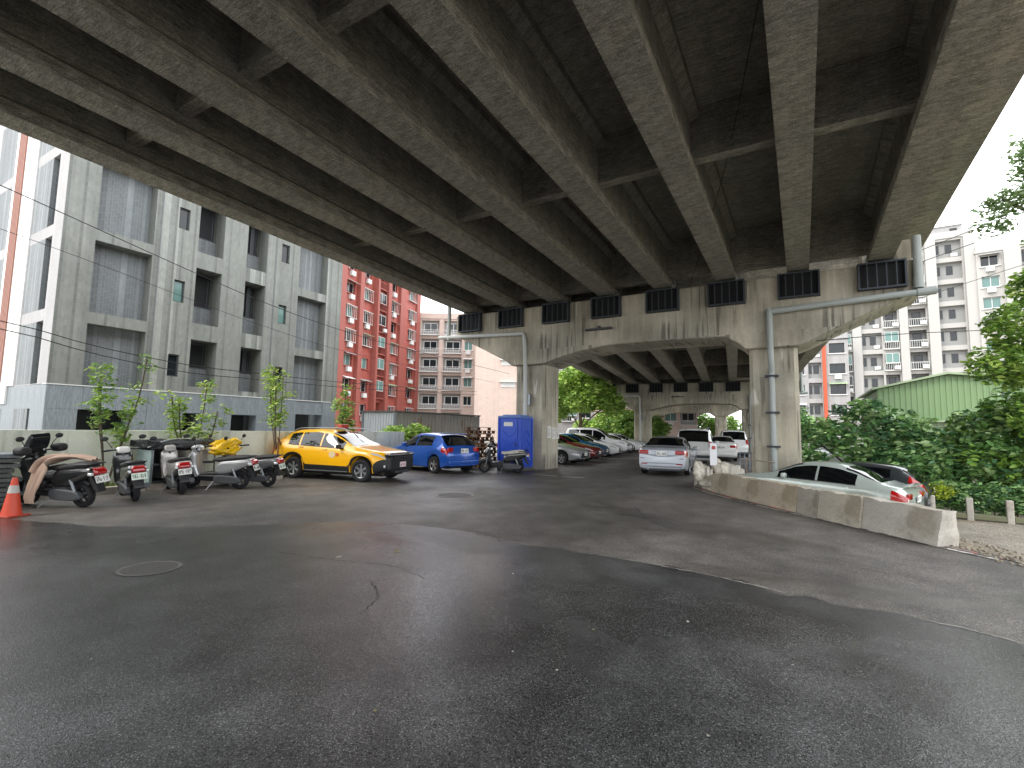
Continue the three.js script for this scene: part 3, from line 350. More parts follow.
    if (type === 'bay') { mesh('recess_panel', B(x0 + 0.05, x0 + w - 0.05, y + 0.3, y + o.fh - 0.27, -0.9, -0.606), M.greyP, b); const f = windowUnit(b, x0 + w * 0.15, y + 0.95, w * 0.7, 1.5, -0.6, { t: 0.08, frame: M.white, mull: true }); mesh('balcony_front', [B(x0 + 0.05, x0 + w - 0.05, y + 0.2, y + 0.34, -0.5, 0.6), B(x0 + 0.08, x0 + w - 0.08, y + 1.05, y + 1.12, 0.5, 0.57), ...Array.from({ length: 8 }, (_, i) => B(x0 + 0.1 + (w - 0.24) * i / 7, x0 + 0.14 + (w - 0.24) * i / 7, y + 0.34, y + 1.05, 0.52, 0.55))], M.offw, f); }
    if (type === 'pil' && k === 0) mesh('pilaster', B(x0 + 0.02, x0 + w - 0.02, 0, H - 0.1, 0.004, a ?? 0.5), o.pil ?? o.mat, b);
  }
  return b;
}
// red tiled block
block({ label: 'tall red tiled apartment block with caged windows beyond the grey block', pos: [-49.5, 0, -40.5], turn: 90 * D2R + 14 * D2R, mat: M.red, trim: M.redP, pil: M.redP, frame: M.offw, bays: [['pil', 1.3, 0.4], ['win', 2.7], ['pil', 0.9, 0.6], ['win', 2.9], ['pil', 0.5, 0.9], ['balc', 2.6, 'r'], ['pil', 0.9, 0.7], ['win', 3.0], ['pil', 1.5, 0.5], ['wall', 1.4], ['win', 2.8], ['pil', 1.2, 0.3]], floors: 8, fh: 3.15, base: 2.2, depth: 12, cage: true, ac: 0.45, seed: 4 });
// pink blocks
block({ label: 'pale pink apartment block with rows of balconies in the distance', pos: [-56.8, 0, -61.2], turn: 31 * D2R, mat: M.pink, pil: M.pink, bays: [['win', 2.2], ['bay', 3.2], ['pil', 0.6, 0.2], ['bay', 3.3], ['win', 2.0], ['pil', 0.8, 0.2]], floors: 6, fh: 3.1, base: 1.4, depth: 12, ac: 0.5, seed: 7, roof: M.pink });
block({ label: 'cream stepped apartment block between the red and pink blocks', pos: [-60.5, 0, -52.5], turn: 80 * D2R, mat: M.pink, pil: M.offw, bays: [['balc', 2.6], ['win', 2.2], ['pil', 0.6], ['balc', 2.6], ['win', 2.2], ['balc', 2.4]], floors: 8, fh: 3.1, base: 2.4, depth: 14, seed: 9 });
{ const b = thing('apartment_building', 'blank pink tiled gable wall behind the left pier column', 'building', [-37, 0, -58], 31 * D2R); mesh('wall', B(-2.9, 6.2, 0, 17, -12, 0), M.pink, b); mesh('roof', B(-3.0, 6.3, 17, 17.4, -12.1, 0.1), M.offw, b); for (const y of [8.2, 11.3]) { const s = mesh('canopy', [B(0.6, 3.0, y, y + 0.12, 0.002, 0.5), B(0.8, 2.8, y - 0.7, y, 0.002, 0.08)], M.offw, b); } for (let k = 0; k < 5; k++) mesh('floor_band', B(-2.9, 6.2, 2.9 + k * 3.1, 2.96 + k * 3.1, 0.002, 0.02), M.pink, b); }
// far blocks seen through the portal of the bridge
block({ label: 'white apartment block with green awnings seen between the pier columns', pos: [-42, 0, -84], turn: 20 * D2R, mat: M.pale, bays: [['win', 3], ['balc', 3], ['win', 3], ['balc', 3]], floors: 8, fh: 3.1, base: 3, depth: 12, seed: 21 });
block({ label: 'low pink and white apartment block behind the far parked cars', pos: [-33, 0, -86], turn: 18 * D2R, mat: M.pink, bays: [['win', 3], ['bay', 3], ['win', 3], ['bay', 3], ['win', 3], ['bay', 3]], floors: 3, fh: 3.1, base: 2.6, depth: 10, seed: 23 });
// white block on the right
block({ label: 'large white apartment block with recessed balconies on the right', pos: [2.5, 0, -88], turn: 0, mat: M.bwhite, pil: M.bwhite, back: M.greyP, bays: [['panel', 2.2], ['balc', 2.2], ['pil', 1.1, 0.6], ['panel', 2.6], ['balc', 1.9], ['pil', 1.0, 0.6], ['balc', 2.2], ['pil', 1.2, 0.9], ['panel', 3.0], ['pil', 1.2, 0.6]], floors: 9, fh: 3.1, base: 1.4, depth: 14, seed: 31 });
block({ label: 'white stair tower wing of the right-hand apartment block', pos: [21.0, 0, -87.2], turn: -8 * D2R, mat: M.bwhite, pil: M.bwhite, bays: [['win', 2.6], ['pil', 1.6, 0.6], ['panel', 3.4], ['pil', 0.8, 0.6], ['panel', 3.2], ['pil', 1.2, 0.5], ['win', 3]], floors: 9, fh: 2.86, base: 0.6, depth: 12, seed: 33 });
block({ label: 'white apartment block with orange stripe behind the right pier column', pos: [-4.4, 0, -84], turn: 4 * D2R, mat: M.pale, pil: M.orangeP, bays: [['win', 2.8], ['win', 2.6], ['panel', 1.9], ['pil', 0.45, 0.4], ['win', 2.8]], floors: 5, fh: 3.0, base: 0.5, depth: 10, seed: 35, frame: M.frame });
{ const b = thing('roof_house', 'white rooftop stair house on the right-hand block', 'building', [18.2, 29.4, -90]); mesh('wall', B(-2, 2.2, 0, 2.3, -3, 0), M.pale, b); mesh('roof', B(-2.2, 2.4, 2.3, 2.5, -3.2, 0.2), M.white, b); windowUnit(b, 0.9, 0.7, 0.8, 1.2, 0.001, {}); mesh('antenna', rod([-1.2, 2.5, -1], [-1.2, 6, -1], 0.06), M.steel, b); }
{ // green corrugated shed
  const b = thing('corrugated_shed', 'light green corrugated metal shed with shallow gable', 'shed', [3.9, 0, -36]);
  const rib = (x0, x1, fy0, fy1, n) => { const pts = [], g = []; for (let i = 0; i < n; i++) { const a = lerp(x0, x1, i / n), c = lerp(x0, x1, (i + 1) / n); const m0 = a + (c - a) * 0.25, m1 = a + (c - a) * 0.75; g.push(prism([[a, fy0(a)], [c, fy0(c)], [c, fy1(c)], [a, fy1(a)]], 0.04, 0, 0)); g.push(prism([[m0, fy0(m0)], [m1, fy0(m1)], [m1, fy1(m1)], [m0, fy1(m0)]], 0.04, 0, 0.036)); } return g; };
  const top = (x) => x < 3.2 ? lerp(4.35, 5.1, x / 3.2) : lerp(5.1, 4.55, (x - 3.2) / 4.5);
  mesh('wall', rib(0, 7.7, () => 2.55, top, 30), M.green, b); mesh('lower_wall', rib(0, 7.7, () => 0, () => 2.45, 24), M.greenL, b); mesh('ledge', B(-0.2, 7.9, 2.45, 2.55, -0.05, 0.5), M.greenL, b);
  mesh('body', B(0.02, 7.68, 0, 4.3, -9, -0.03), M.green, b);
  mesh('roof', [prism([[-0.25, 4.33], [3.2, 5.13], [7.95, 4.53], [7.95, 4.62], [3.2, 5.24], [-0.25, 4.43]], 9.6, 0, -4.4)], M.greenL, b);
}
// ---------------------------------------------------------------- cars (forward = +x, wheels on y = 0)
const tyreGeo = {}, rimGeo = {};
function wheel(parent, x, z, R, rimMat, style = 5) {
  const w = sub('wheel', parent, x, R, z); const key = R.toFixed(3), s = Math.sign(z) || 1;
  tyreGeo[key] ??= new THREE.LatheGeometry([[R * 0.62, -0.09], [R * 0.80, -0.105], [R * 0.95, -0.1], [R * 0.995, -0.075], [R, 0], [R * 0.995, 0.075], [R * 0.95, 0.1], [R * 0.80, 0.105], [R * 0.62, 0.09], [R * 0.6, 0], [R * 0.62, -0.09]].map(([a, b]) => new THREE.Vector2(a, b)), 30).rotateX(Math.PI / 2);
  mesh('tyre', tyreGeo[key], M.rubber, w);
  const kr = key + style;
  if (!rimGeo[kr]) { const g = [new THREE.TorusGeometry(R * 0.63, R * 0.045, 6, 28).translate(0, 0, 0.075), new THREE.CylinderGeometry(R * 0.14, R * 0.16, 0.05, 12).rotateX(Math.PI / 2).translate(0, 0, 0.06)]; for (let i = 0; i < style; i++) g.push(prism([[-R * 0.06, 0.02], [R * 0.06, 0.02], [R * 0.12, R * 0.62], [-R * 0.12, R * 0.62]], 0.03, 0.006, 0.055, 1).rotateZ(i * 2 * Math.PI / style)); rimGeo[kr] = merge(g); rimGeo[kr + 'd'] = new THREE.CylinderGeometry(R * 0.61, R * 0.61, 0.02, 24).rotateX(Math.PI / 2); }
  const rm = mesh('rim', rimGeo[kr], rimMat, w); if (s < 0) rm.rotation.y = Math.PI;
  const dk = mesh('brake_disc', rimGeo[kr + 'd'], M.plasticG, w); return w;
}
function carShape(o) {
  const { L, W } = o, yt = prof(o.top, 0.07), ys0 = prof(o.belt, 0.08), R = o.R, Ra = R + 0.055, wx = [o.fo, o.fo + o.wb], cl = o.clear ?? 0.19;
  const yb = (x) => { for (const c of wx) { const d = Math.abs(x - c); if (d <= Ra) return R + Math.sqrt(Ra * Ra - d * d); } const e = Math.min(x, L - x); return cl + 0.10 * sstep(0.45, 0, e); };
  const plan = (x) => 1 - (o.pf ?? 0.17) * clamp((0.95 - x) / 0.95) ** 3 - (o.pr ?? 0.10) * clamp((x - (L - 0.75)) / 0.75) ** 3;
  const ring = (x) => { const T = yt(x), b = yb(x), y = Math.min(ys0(x), T - 0.03), hw = W / 2 * plan(x), k = sstep(0.1, 0.38, T - y); const wr = lerp(hw * 0.84, W / 2 * (o.roofW ?? 0.70), k), yr = Math.max(y + 0.006, T - lerp(0.022, 0.075, k)), bb = Math.min(b, y - 0.12);
    const sh = hw * 0.955; const mid = (t, bul) => [lerp(sh, wr, t) + bul * k, lerp(y, yr, t)];
    return [[0, bb], [hw * 0.8, bb], [hw * 0.95, bb + 0.035], [hw * 0.99, lerp(bb, y, 0.3)], [hw, lerp(bb, y, 0.62)], [hw * 0.985, lerp(bb, y, 0.9)], [sh, y], mid(0.33, 0.02), mid(0.66, 0.02), [wr, yr], [wr * 0.9, lerp(yr, T, 0.6)], [wr * 0.5, T - 0.006], [0, T]]; };
  const P = (x, idx, s, off = 0) => { const r = ring(x), i = Math.min(11, Math.floor(idx)), f = idx - i; let w = lerp(r[i][0], r[i + 1][0], f), y = lerp(r[i][1], r[i + 1][1], f); let nx = 0, ny = 0, nz = 0; if (off) { const e = 0.02, q = ring(x + e), wq = lerp(q[i][0], q[i + 1][0], f), yq = lerp(q[i][1], q[i + 1][1], f); const tx = V(e, yq - y, wq - w), tr = V(0, r[i + 1][1] - r[i][1], r[i + 1][0] - r[i][0]); const n = tx.cross(tr).normalize(); if (n.z < 0 || (Math.abs(n.z) < 0.2 && n.y < 0)) n.negate(); nx = n.x; ny = n.y; nz = n.z; } return V(L / 2 - x - nx * off, y + ny * off, s * (w + nz * off)); };
  const st = new Set(); for (let i = 0; i <= 54; i++) st.add(+(L * i / 54).toFixed(4)); for (const e of [0.015, 0.04, 0.08, 0.14, 0.2]) { st.add(e); st.add(+(L - e).toFixed(4)); }
  for (const c of wx) for (let k = -10; k <= 10; k++) st.add(+(c + Ra * Math.sin(k / 10 * Math.PI / 2)).toFixed(4)), (k === -10 ? st.add(+(c - Ra - 0.002).toFixed(4)) : k === 10 && st.add(+(c + Ra + 0.002).toFixed(4)));
  const xs = [...st].sort((a, b) => a - b), p = [], ix = [], n = 25;
  for (const x of xs) { const r = ring(x); for (let i = 0; i < 13; i++) p.push(L / 2 - x, r[i][1], r[i][0]); for (let i = 11; i >= 0; i--) p.push(L / 2 - x, r[i][1], -r[i][0]); }
  for (let j = 0; j < xs.length - 1; j++) for (let i = 0; i < n - 1; i++) { const a = j * n + i, b = a + n; ix.push(a, b, a + 1, a + 1, b, b + 1); }
  for (const [j, f] of [[0, 0], [xs.length - 1, 1]]) { const c = p.length / 3; let y = 0; for (let i = 0; i < n; i++) y += p[(j * n + i) * 3 + 1]; p.push(p[j * n * 3] + (f ? -0.02 : 0.02), y / n, 0); for (let i = 0; i < n - 1; i++) f ? ix.push(c, j * n + i + 1, j * n + i) : ix.push(c, j * n + i, j * n + i + 1); }
  const g = new THREE.BufferGeometry(); g.setAttribute('position', new THREE.Float32BufferAttribute(p, 3)); g.setIndex(ix);
  let body = toCreasedNormals(g, 0.75);
  const patch = (x0, x1, i0, i1, off, sides = [1, -1], nx = 14, ni = 6) => { const I0 = typeof i0 === 'function' ? i0 : () => i0, I1 = typeof i1 === 'function' ? i1 : () => i1; return merge(sides.map((s) => { const q = [], k = []; for (let a = 0; a <= nx; a++) for (let c = 0; c <= ni; c++) { const f = a / nx, v = P(lerp(x0, x1, f), lerp(I0(f), I1(f), c / ni), s, off); q.push(v.x, v.y, v.z); } for (let a = 0; a < nx; a++) for (let c = 0; c < ni; c++) { const m = a * (ni + 1) + c; s > 0 ? k.push(m, m + ni + 1, m + 1, m + 1, m + ni + 1, m + ni + 2) : k.push(m, m + 1, m + ni + 1, m + 1, m + ni + 2, m + ni + 1); } const h = new THREE.BufferGeometry(); h.setAttribute('position', new THREE.Float32BufferAttribute(q, 3)); h.setIndex(k); h.computeVertexNormals(); return h; })); };
  const over = (x0, x1, i0, off, nx = 12) => patch(x0, x1, i0, 12, off, [1, -1], nx, 7);
  return { body, patch, over, P, ring, yt };
}
const shapeCache = {};
function car(o) { // o: kind spec merged with paint, label, pos, heading
  const c = thing(o.name ?? 'parked_car', o.label, o.category ?? 'car', [o.pos[0], o.y ?? 0, o.pos[1]], 0, o.group); c.rotation.order = 'YXZ'; c.rotation.y = Math.atan2(-o.dir[1], o.dir[0]); c.rotation.z = o.pitch ?? 0;
  const s = shapeCache[o.kind] ??= carShape(o), L = o.L, W = o.W, h = (x) => L / 2 - x;
  const geo = (k, f) => (s['_' + k] ??= f());
  mesh('body', s.body, o.paint, c);
  mesh('underbody', geo('ub', () => RB(L - 0.5, 0.42, W - 0.62, 0.05, 0, 0.39, 0)), M.plastic, c);
  // glass
  mesh('windscreen', geo('ws', () => s.over(o.ws[0], o.ws[1], 9.15, 0.006)), M.carGlass, c);
  mesh('rear_window', geo('rw', () => s.over(o.rw[0], o.rw[1], 9.15, 0.006)), M.carGlass, c);
  o.sg.forEach(([a, b], i) => { const doorG = o.doors[i]; for (const sd of [1, -1]) { const gl = geo('g' + i + sd, () => s.patch(a, b, (f) => 6.22, (f) => 8.72, 0.007, [sd])); let par = c; if (doorG) { par = mesh('door', geo('d' + i + sd, () => s.patch(doorG[0], doorG[1], 2.6, 6.05, 0.0045, [sd], 10, 8)), o.paint, c); const hx0 = lerp(doorG[0], doorG[1], 0.82), pv = s.P(hx0, 5.35, sd, 0.02); mesh('handle', RB(0.18, 0.028, 0.035, 0.01, pv.x, pv.y, pv.z), o.handle ?? o.paint, par); } mesh('side_window', gl, M.carGlass, par); } });
  if (o.chrome !== false) mesh('window_trim', geo('wt', () => s.patch(o.sg[0][0] - 0.05, o.sg[o.sg.length - 1][1] + 0.03, 6.1, 6.2, 0.009, [1, -1], 24, 1)), o.trimMat ?? M.plastic, c);
  // wheels
  for (const x of [o.fo, o.fo + o.wb]) for (const sd of [1, -1]) wheel(c, h(x), sd * (W / 2 - 0.115), o.R, o.rim ?? M.alloy, o.spokes ?? 5);
  // mirrors
  for (const sd of [1, -1]) { const v = s.P(o.ws[0] + 0.45, 6.3, sd, 0); mesh('mirror', [RB(0.12, 0.14, 0.2, 0.05, v.x, v.y + 0.06, v.z + sd * 0.12), RB(0.06, 0.04, 0.1, 0.015, v.x, v.y, v.z + sd * 0.02)], o.mirror ?? o.paint, c); }
  // lamps
  for (const sd of [1, -1]) { mesh('headlight', geo('hl' + sd, () => s.patch(o.hl?.[0] ?? 0.1, o.hl?.[1] ?? 0.5, o.hl?.[2] ?? 4.9, o.hl?.[3] ?? 6.3, 0.008, [sd], 8, 4)), M.lampW, c); mesh('tail_light', geo('tl' + sd, () => merge([s.patch(L - (o.tl?.[0] ?? 0.32), L - 0.015, o.tl?.[1] ?? 4.6, o.tl?.[2] ?? 6.0, 0.01, [sd], 8, 4), ...(o.tlBox ? [RB(...o.tlBox.slice(0, 3), 0.03, h(L) + o.tlBox[3], o.tlBox[4], sd * o.tlBox[5]).rotateY(0)] : [])])), M.lampR, c); }
  // front and rear furniture
  const fy = s.yt(0.03), ry = s.yt(L - 0.03);
  mesh('grille', geo('gr', () => merge([RB(0.05, 0.13, W * 0.5, 0.02, h(0) + 0.012, fy - 0.12, 0), RB(0.05, 0.12, W * 0.62, 0.02, h(0) + 0.012, 0.38, 0)])), M.plastic, c);
  mesh('front_plate', RB(0.02, 0.14, 0.34, 0.004, h(0) + 0.05, 0.5, 0), M.plate[o.pl ?? 0], c).visible = true;
  mesh('rear_bumper', geo('rb', () => RB(0.1, 0.16, W * 0.82, 0.05, h(L) + 0.01, 0.42, 0)), o.bump ?? o.paint, c);
  mesh('rear_plate', platePlane(0.36, 0.16).rotateY(-Math.PI / 2).translate(h(L) - 0.045, o.py ?? 0.72, 0), M.plate[o.pl ?? 0], c);
  return c;
}
function platePlane(w, h) { return new THREE.BoxGeometry(w, h, 0.012); }
const SEDAN = { kind: 'sedan', L: 4.75, W: 1.82, R: 0.325, fo: 0.92, wb: 2.75, top: [[0, 0.58], [0.05, 0.70], [0.25, 0.78], [1.15, 0.97], [1.35, 1.0], [2.05, 1.36], [2.35, 1.44], [2.75, 1.47], [3.15, 1.45], [3.5, 1.37], [4.05, 1.12], [4.15, 1.09], [4.6, 1.06], [4.7, 1.0], [4.75, 0.78]], belt: [[0, 0.58], [0.3, 0.72], [1.3, 0.88], [3.9, 0.98], [4.4, 1.0], [4.75, 0.86]], ws: [1.36, 2.22], rw: [3.32, 4.04], sg: [[1.62, 2.62], [2.68, 3.5]], doors: [[1.45, 2.63], [2.64, 3.42]], tl: [0.34, 4.35, 6.0], tlBox: [0.08, 0.15, 0.34, 0.03, 0.88, 0.63], py: 0.84 };
const SALOON = { ...SEDAN, kind: 'saloon', L: 4.5, fo: 0.88, wb: 2.65, W: 1.74, R: 0.31, top: [[0, 0.56], [0.05, 0.68], [0.25, 0.76], [1.1, 0.95], [1.3, 0.99], [1.95, 1.34], [2.3, 1.43], [2.65, 1.46], [3.0, 1.44], [3.4, 1.34], [3.95, 1.11], [4.05, 1.08], [4.38, 1.05], [4.46, 0.98], [4.5, 0.76]], belt: [[0, 0.56], [0.3, 0.7], [1.3, 0.87], [3.7, 0.97], [4.2, 0.98], [4.5, 0.84]], ws: [1.31, 2.12], rw: [3.15, 3.92], sg: [[1.55, 2.5], [2.56, 3.42]], doors: [[1.4, 2.52], [2.53, 3.3]], tlBox: [0.08, 0.15, 0.3, 0.03, 0.86, 0.6], py: 0.8 };
const HATCH = { kind: 'hatch', L: 4.0, W: 1.73, R: 0.305, fo: 0.82, wb: 2.47, top: [[0, 0.58], [0.05, 0.70], [0.22, 0.80], [0.95, 0.97], [1.1, 1.01], [1.75, 1.36], [2.1, 1.45], [2.5, 1.47], [3.2, 1.43], [3.45, 1.38], [3.88, 1.0], [3.95, 0.93], [4.0, 0.7]], belt: [[0, 0.58], [0.3, 0.72], [1.1, 0.90], [3.6, 1.0], [4.0, 0.86]], ws: [1.12, 1.95], rw: [3.42, 3.86], sg: [[1.4, 2.15], [2.21, 3.15]], doors: [[1.2, 2.17], [2.18, 3.0]], tl: [0.3, 4.5, 6.0], tlBox: [0.06, 0.2, 0.26, 0.04, 0.85, 0.62], py: 0.82, pr: 0.12, rim: M.alloy };
const SUV = { kind: 'suv', L: 4.6, W: 1.86, R: 0.36, fo: 0.9, wb: 2.69, clear: 0.26, top: [[0, 0.72], [0.04, 0.88], [0.2, 0.97], [1.05, 1.09], [1.25, 1.13], [1.95, 1.5], [2.3, 1.63], [2.8, 1.685], [3.6, 1.65], [4.05, 1.56], [4.4, 1.2], [4.5, 1.08], [4.6, 0.8]], belt: [[0, 0.74], [0.3, 0.9], [1.2, 1.0], [3.7, 1.1], [4.2, 1.16], [4.6, 0.98]], ws: [1.27, 2.2], rw: [4.02, 4.38], sg: [[1.62, 2.5], [2.56, 3.35], [3.42, 3.85]], doors: [[1.4, 2.52], [2.53, 3.45], null], tl: [0.36, 4.7, 6.0], hl: [0.06, 0.55, 5.2, 6.15], tlBox: [0.08, 0.12, 0.4, 0.06, 1.0, 0.6], py: 0.8, roofW: 0.69, spokes: 5 };
const BOXY = { kind: 'boxy', L: 4.4, W: 1.78, R: 0.33, fo: 0.8, wb: 2.6, clear: 0.24, top: [[0, 0.74], [0.04, 0.9], [0.2, 1.0], [0.95, 1.1], [1.1, 1.14], [1.75, 1.68], [2.1, 1.8], [2.6, 1.84], [3.9, 1.82], [4.12, 1.76], [4.32, 1.15], [4.36, 1.0], [4.4, 0.78]], belt: [[0, 0.74], [0.3, 0.92], [1.1, 1.03], [4.1, 1.1], [4.4, 1.0]], ws: [1.12, 1.95], rw: [4.1, 4.3], sg: [[1.42, 2.25], [2.31, 3.15], [3.22, 3.95]], doors: [[1.25, 2.27], [2.28, 3.15], null], tl: [0.14, 4.9, 6.6], tlBox: [0.06, 0.34, 0.12, 0.05, 1.05, 0.76], py: 0.85, roofW: 0.76, pr: 0.05 };

{ // yellow taxi with black cladding, lamp on the roof, emblem on the door
  const col = paint(0xf5b60d, 0, 0.3), t = car({ ...SUV, name: 'taxi', category: 'taxi', label: 'yellow taxi with black bumper and roof lamp, parked beside the blue hatchback', pos: [-12.75, -10.95], dir: [0.965, -0.2], paint: col, mirror: M.plastic, pl: 0, rim: M.alloy, spokes: 6, bump: M.plastic });
  t.scale.setScalar(0.93); const s = shapeCache.suv, L = 4.6;
  for (const x of [0.9, 3.59]) for (const sd of [1, -1]) mesh('wheel_arch_cladding', s.patch(x - 0.5, x + 0.5, 2.0, 3.15, 0.012, [sd], 22, 4), M.plastic, t);
  for (const sd of [1, -1]) { const sc = mesh('sill_cladding', s.patch(1.38, 3.12, 1.6, 3.0, 0.013, [sd], 12, 4), M.plastic, t); mesh('sill_strip', s.patch(1.4, 3.1, 2.02, 2.2, 0.018, [sd], 12, 2), M.steel, sc); mesh('bumper_corner', s.patch(0.0, 0.44, 1.4, (f) => lerp(5.3, 3.6, f), 0.014, [sd], 10, 8), M.plastic, t); }
  mesh('front_bumper', RB(0.34, 0.56, 1.58, 0.14, L / 2 - 0.10, 0.60, 0), M.plastic, t); mesh('front_grille', merge([RB(0.05, 0.2, 1.1, 0.03, L / 2 + 0.045, 0.76, 0), RB(0.05, 0.1, 0.9, 0.03, L / 2 + 0.045, 0.4, 0)]), M.rubber, t);
  for (const z of [-0.62, 0.62]) { const hl = mesh('headlamp', RB(0.14, 0.09, 0.34, 0.03, L / 2 - 0.04, 0.87, z), M.carGlass, t); mesh('lamp_strip', RB(0.03, 0.02, 0.3, 0.008, L / 2 + 0.03, 0.885, z), M.lampW, hl); } mesh('skid_plate', RB(0.06, 0.08, 0.8, 0.02, L / 2 + 0.06, 0.33, 0), M.alloyD, t); for (let i = 0; i < 3; i++) mesh('grille_slat', RB(0.02, 0.015, 1.0, 0.005, L / 2 + 0.075, 0.70 + i * 0.05, 0), M.plasticG, t);
  mesh('grille_bar', [RB(0.02, 0.03, 1.2, 0.008, L / 2 + 0.08, 0.87, 0), RB(0.02, 0.02, 1.1, 0.008, L / 2 + 0.08, 0.71, 0)], M.alloyD, t); mesh('bonnet_edge', RB(0.05, 0.05, 1.25, 0.02, L / 2 - 0.01, 0.92, 0), M.steel, t);
  for (const z of [-0.78, 0.78]) mesh('fog_lamp', RB(0.05, 0.09, 0.16, 0.03, L / 2 - 0.07, 0.52, z), M.lampW, t);
  for (const z of [-0.5, 0.5]) mesh('roof_rail', tube([[0.65, 1.60, z * 1.1], [0.3, 1.70, z * 1.1], [-1.2, 1.69, z * 1.1], [-1.6, 1.60, z * 1.1]], 0.018, 16, 6), M.steel, t);
  const lamp = mesh('roof_lamp', RB(0.16, 0.15, 0.42, 0.04, 0.05, 1.76, 0.1), S({ color: 0xb83a2c, roughness: 0.35 }), t); mesh('lamp_base', RB(0.2, 0.03, 0.48, 0.01, 0.05, 1.685, 0.1), M.plastic, lamp);
  const v = s.P(2.0, 4.4, -1, 0.02), v2 = s.P(2.0, 4.4, 1, 0.012); for (const [p, sd] of [[v, -1], [v2, 1]]) { const e = mesh('door_emblem', new THREE.CylinderGeometry(0.11, 0.11, 0.006, 20).rotateX(Math.PI / 2).scale(1.2, 1, 1).translate(p.x, p.y + 0.02, p.z), S({ color: 0xd8c49a, roughness: 0.5 }), t); mesh('emblem_stripe', RB(0.12, 0.1, 0.01, 0.004, p.x + 0.2, p.y + 0.02, p.z - 0 * sd), S({ color: 0xcf6a1e, roughness: 0.5 }), e); }
  mesh('licence_plate', platePlane(0.36, 0.16).rotateY(Math.PI / 2).translate(L / 2 + 0.09, 0.56, 0), S({ map: plateTex('#e6d3d6', '#7a2230', 12), roughness: 0.5 }), t);
}
{ const t = car({ ...HATCH, label: 'bright blue hatchback parked beside the taxi, tail to the road', pos: [-12.6, -15.1], dir: [-0.975, -0.22], paint: paint(0x1452b0, 0.25, 0.3), pl: 1, py: 0.83 }); const s = shapeCache.hatch; mesh('rear_spoiler', RB(0.22, 0.04, 1.15, 0.02, -1.42, 1.43, 0), paint(0x1452b0, 0.25, 0.3), t); mesh('tailgate_seam', RB(0.02, 0.015, 1.2, 0.005, -2.0, 0.62, 0), M.plastic, t); }
{ const p = paint(0xb9bfc8, 0.45, 0.3), t = car({ ...SEDAN, name: 'queued_car', label: 'silver sedan seen from behind, stopped on the road beside the barrier', pos: [-4.75, -21.0], dir: [-0.10, -0.995], paint: p, pl: 2 });
  mesh('boot_lid', RB(0.03, 0.22, 1.0, 0.02, -2.365, 0.86, 0), p, t); mesh('boot_trim', RB(0.03, 0.03, 0.7, 0.01, -2.385, 0.93, 0), M.chrome, t); mesh('bumper_seam', RB(0.02, 0.02, 1.55, 0.005, -2.37, 0.66, 0), M.plastic, t); mesh('rear_valance', RB(0.1, 0.16, 1.4, 0.04, -2.3, 0.28, 0), M.plasticG, t); for (const z of [-0.62, 0.62]) mesh('reflector', RB(0.02, 0.04, 0.22, 0.008, -2.41, 0.46, z), M.lampR, t); mesh('exhaust', rod([-2.38, 0.26, -0.5], [-2.1, 0.26, -0.5], 0.04), M.steel, t); }
const whiteC = paint(0xe2e4e4), silver = paint(0xaeb3b6, 0.4), silverG = paint(0xb7c0bb, 0.35);
{ const t = car({ ...BOXY, name: 'queued_car', label: 'white boxy sport utility ahead of the silver sedan', pos: [-4.75, -27.0], dir: [-0.11, -0.99], paint: whiteC, pl: 3 }); for (const z of [-0.6, 0.6]) mesh('roof_rail', tube([[1.0, 1.8, z], [0.7, 1.9, z], [-1.4, 1.89, z], [-1.7, 1.78, z]], 0.02, 14, 6), M.steel, t); mesh('rear_step', RB(0.12, 0.14, 1.6, 0.04, -2.24, 0.5, 0), M.plasticG, t); }
car({ ...SALOON, name: 'queued_car', label: 'small white car ahead of the white sport utility', pos: [-4.35, -32.8], dir: [-0.15, -0.99], paint: whiteC, pl: 1 });
{ const t = car({ ...BOXY, name: 'queued_van', category: 'van', label: 'white van at the far front of the queue by the pier', pos: [-4.3, -38.0], dir: [-0.18, -0.98], paint: whiteC, pl: 2 }); }
// angled row under the deck on the left, noses towards the road
[['silver sedan, first in the row behind the pier column', SALOON, silver], ['dark red sedan, second in the row behind the pier column', SALOON, paint(0x7a1f1e, 0.2)], ['teal blue hatchback, third in the row beyond the pier', HATCH, paint(0x1d5b86, 0.25)], ['white sedan next to the teal hatchback in the far row', SALOON, whiteC], ['white boxy car in the far row, second after the teal hatchback', BOXY, whiteC], ['silver hatchback near the far end of the parked row', HATCH, silver], ['white sedan last but one in the far parked row', SALOON, whiteC], ['pale sedan at the far end of the parked row', SALOON, silverG]].forEach(([l, k, p], i) => { const z = -22.3 - i * 2.55, x = -11.3 - i * 0.26; car({ ...k, label: l, pos: [x, z], dir: [0.93, -0.02 - 0.03 * i], paint: p, pl: i % 4, group: 'cars parked in a row under the overpass' }); });
// behind the concrete barrier
{ const t = car({ ...SALOON, label: 'pale silver green sedan parked close behind the concrete barrier', pos: [0.22, -15.65], y: -0.40, pitch: 0.075, dir: [-0.94, -0.34], paint: paint(0xb4bfb9, 0.3), pl: 3, rim: M.alloyD }); t.scale.setScalar(0.95); mesh('boot_spoiler', RB(0.16, 0.025, 1.2, 0.01, -2.16, 1.11, 0), paint(0xb4bfb9, 0.3), t); }
{ const t = car({ ...HATCH, label: 'dark grey hatchback with tall red tail lights behind the silver sedan', pos: [1.17, -17.0], y: -0.36, pitch: 0.03, dir: [-0.94, -0.34], paint: paint(0x3d4245, 0.4), tl: [0.42, 6.1, 8.6], tlBox: null, kind: 'hatchTall', pl: 0 }); t.scale.setScalar(0.88); }
car({ ...SALOON, label: 'grey car parked far back behind the right column', y: -0.33, pos: [2.0, -40], dir: [0.9, -0.2], paint: silver, pl: 1 });

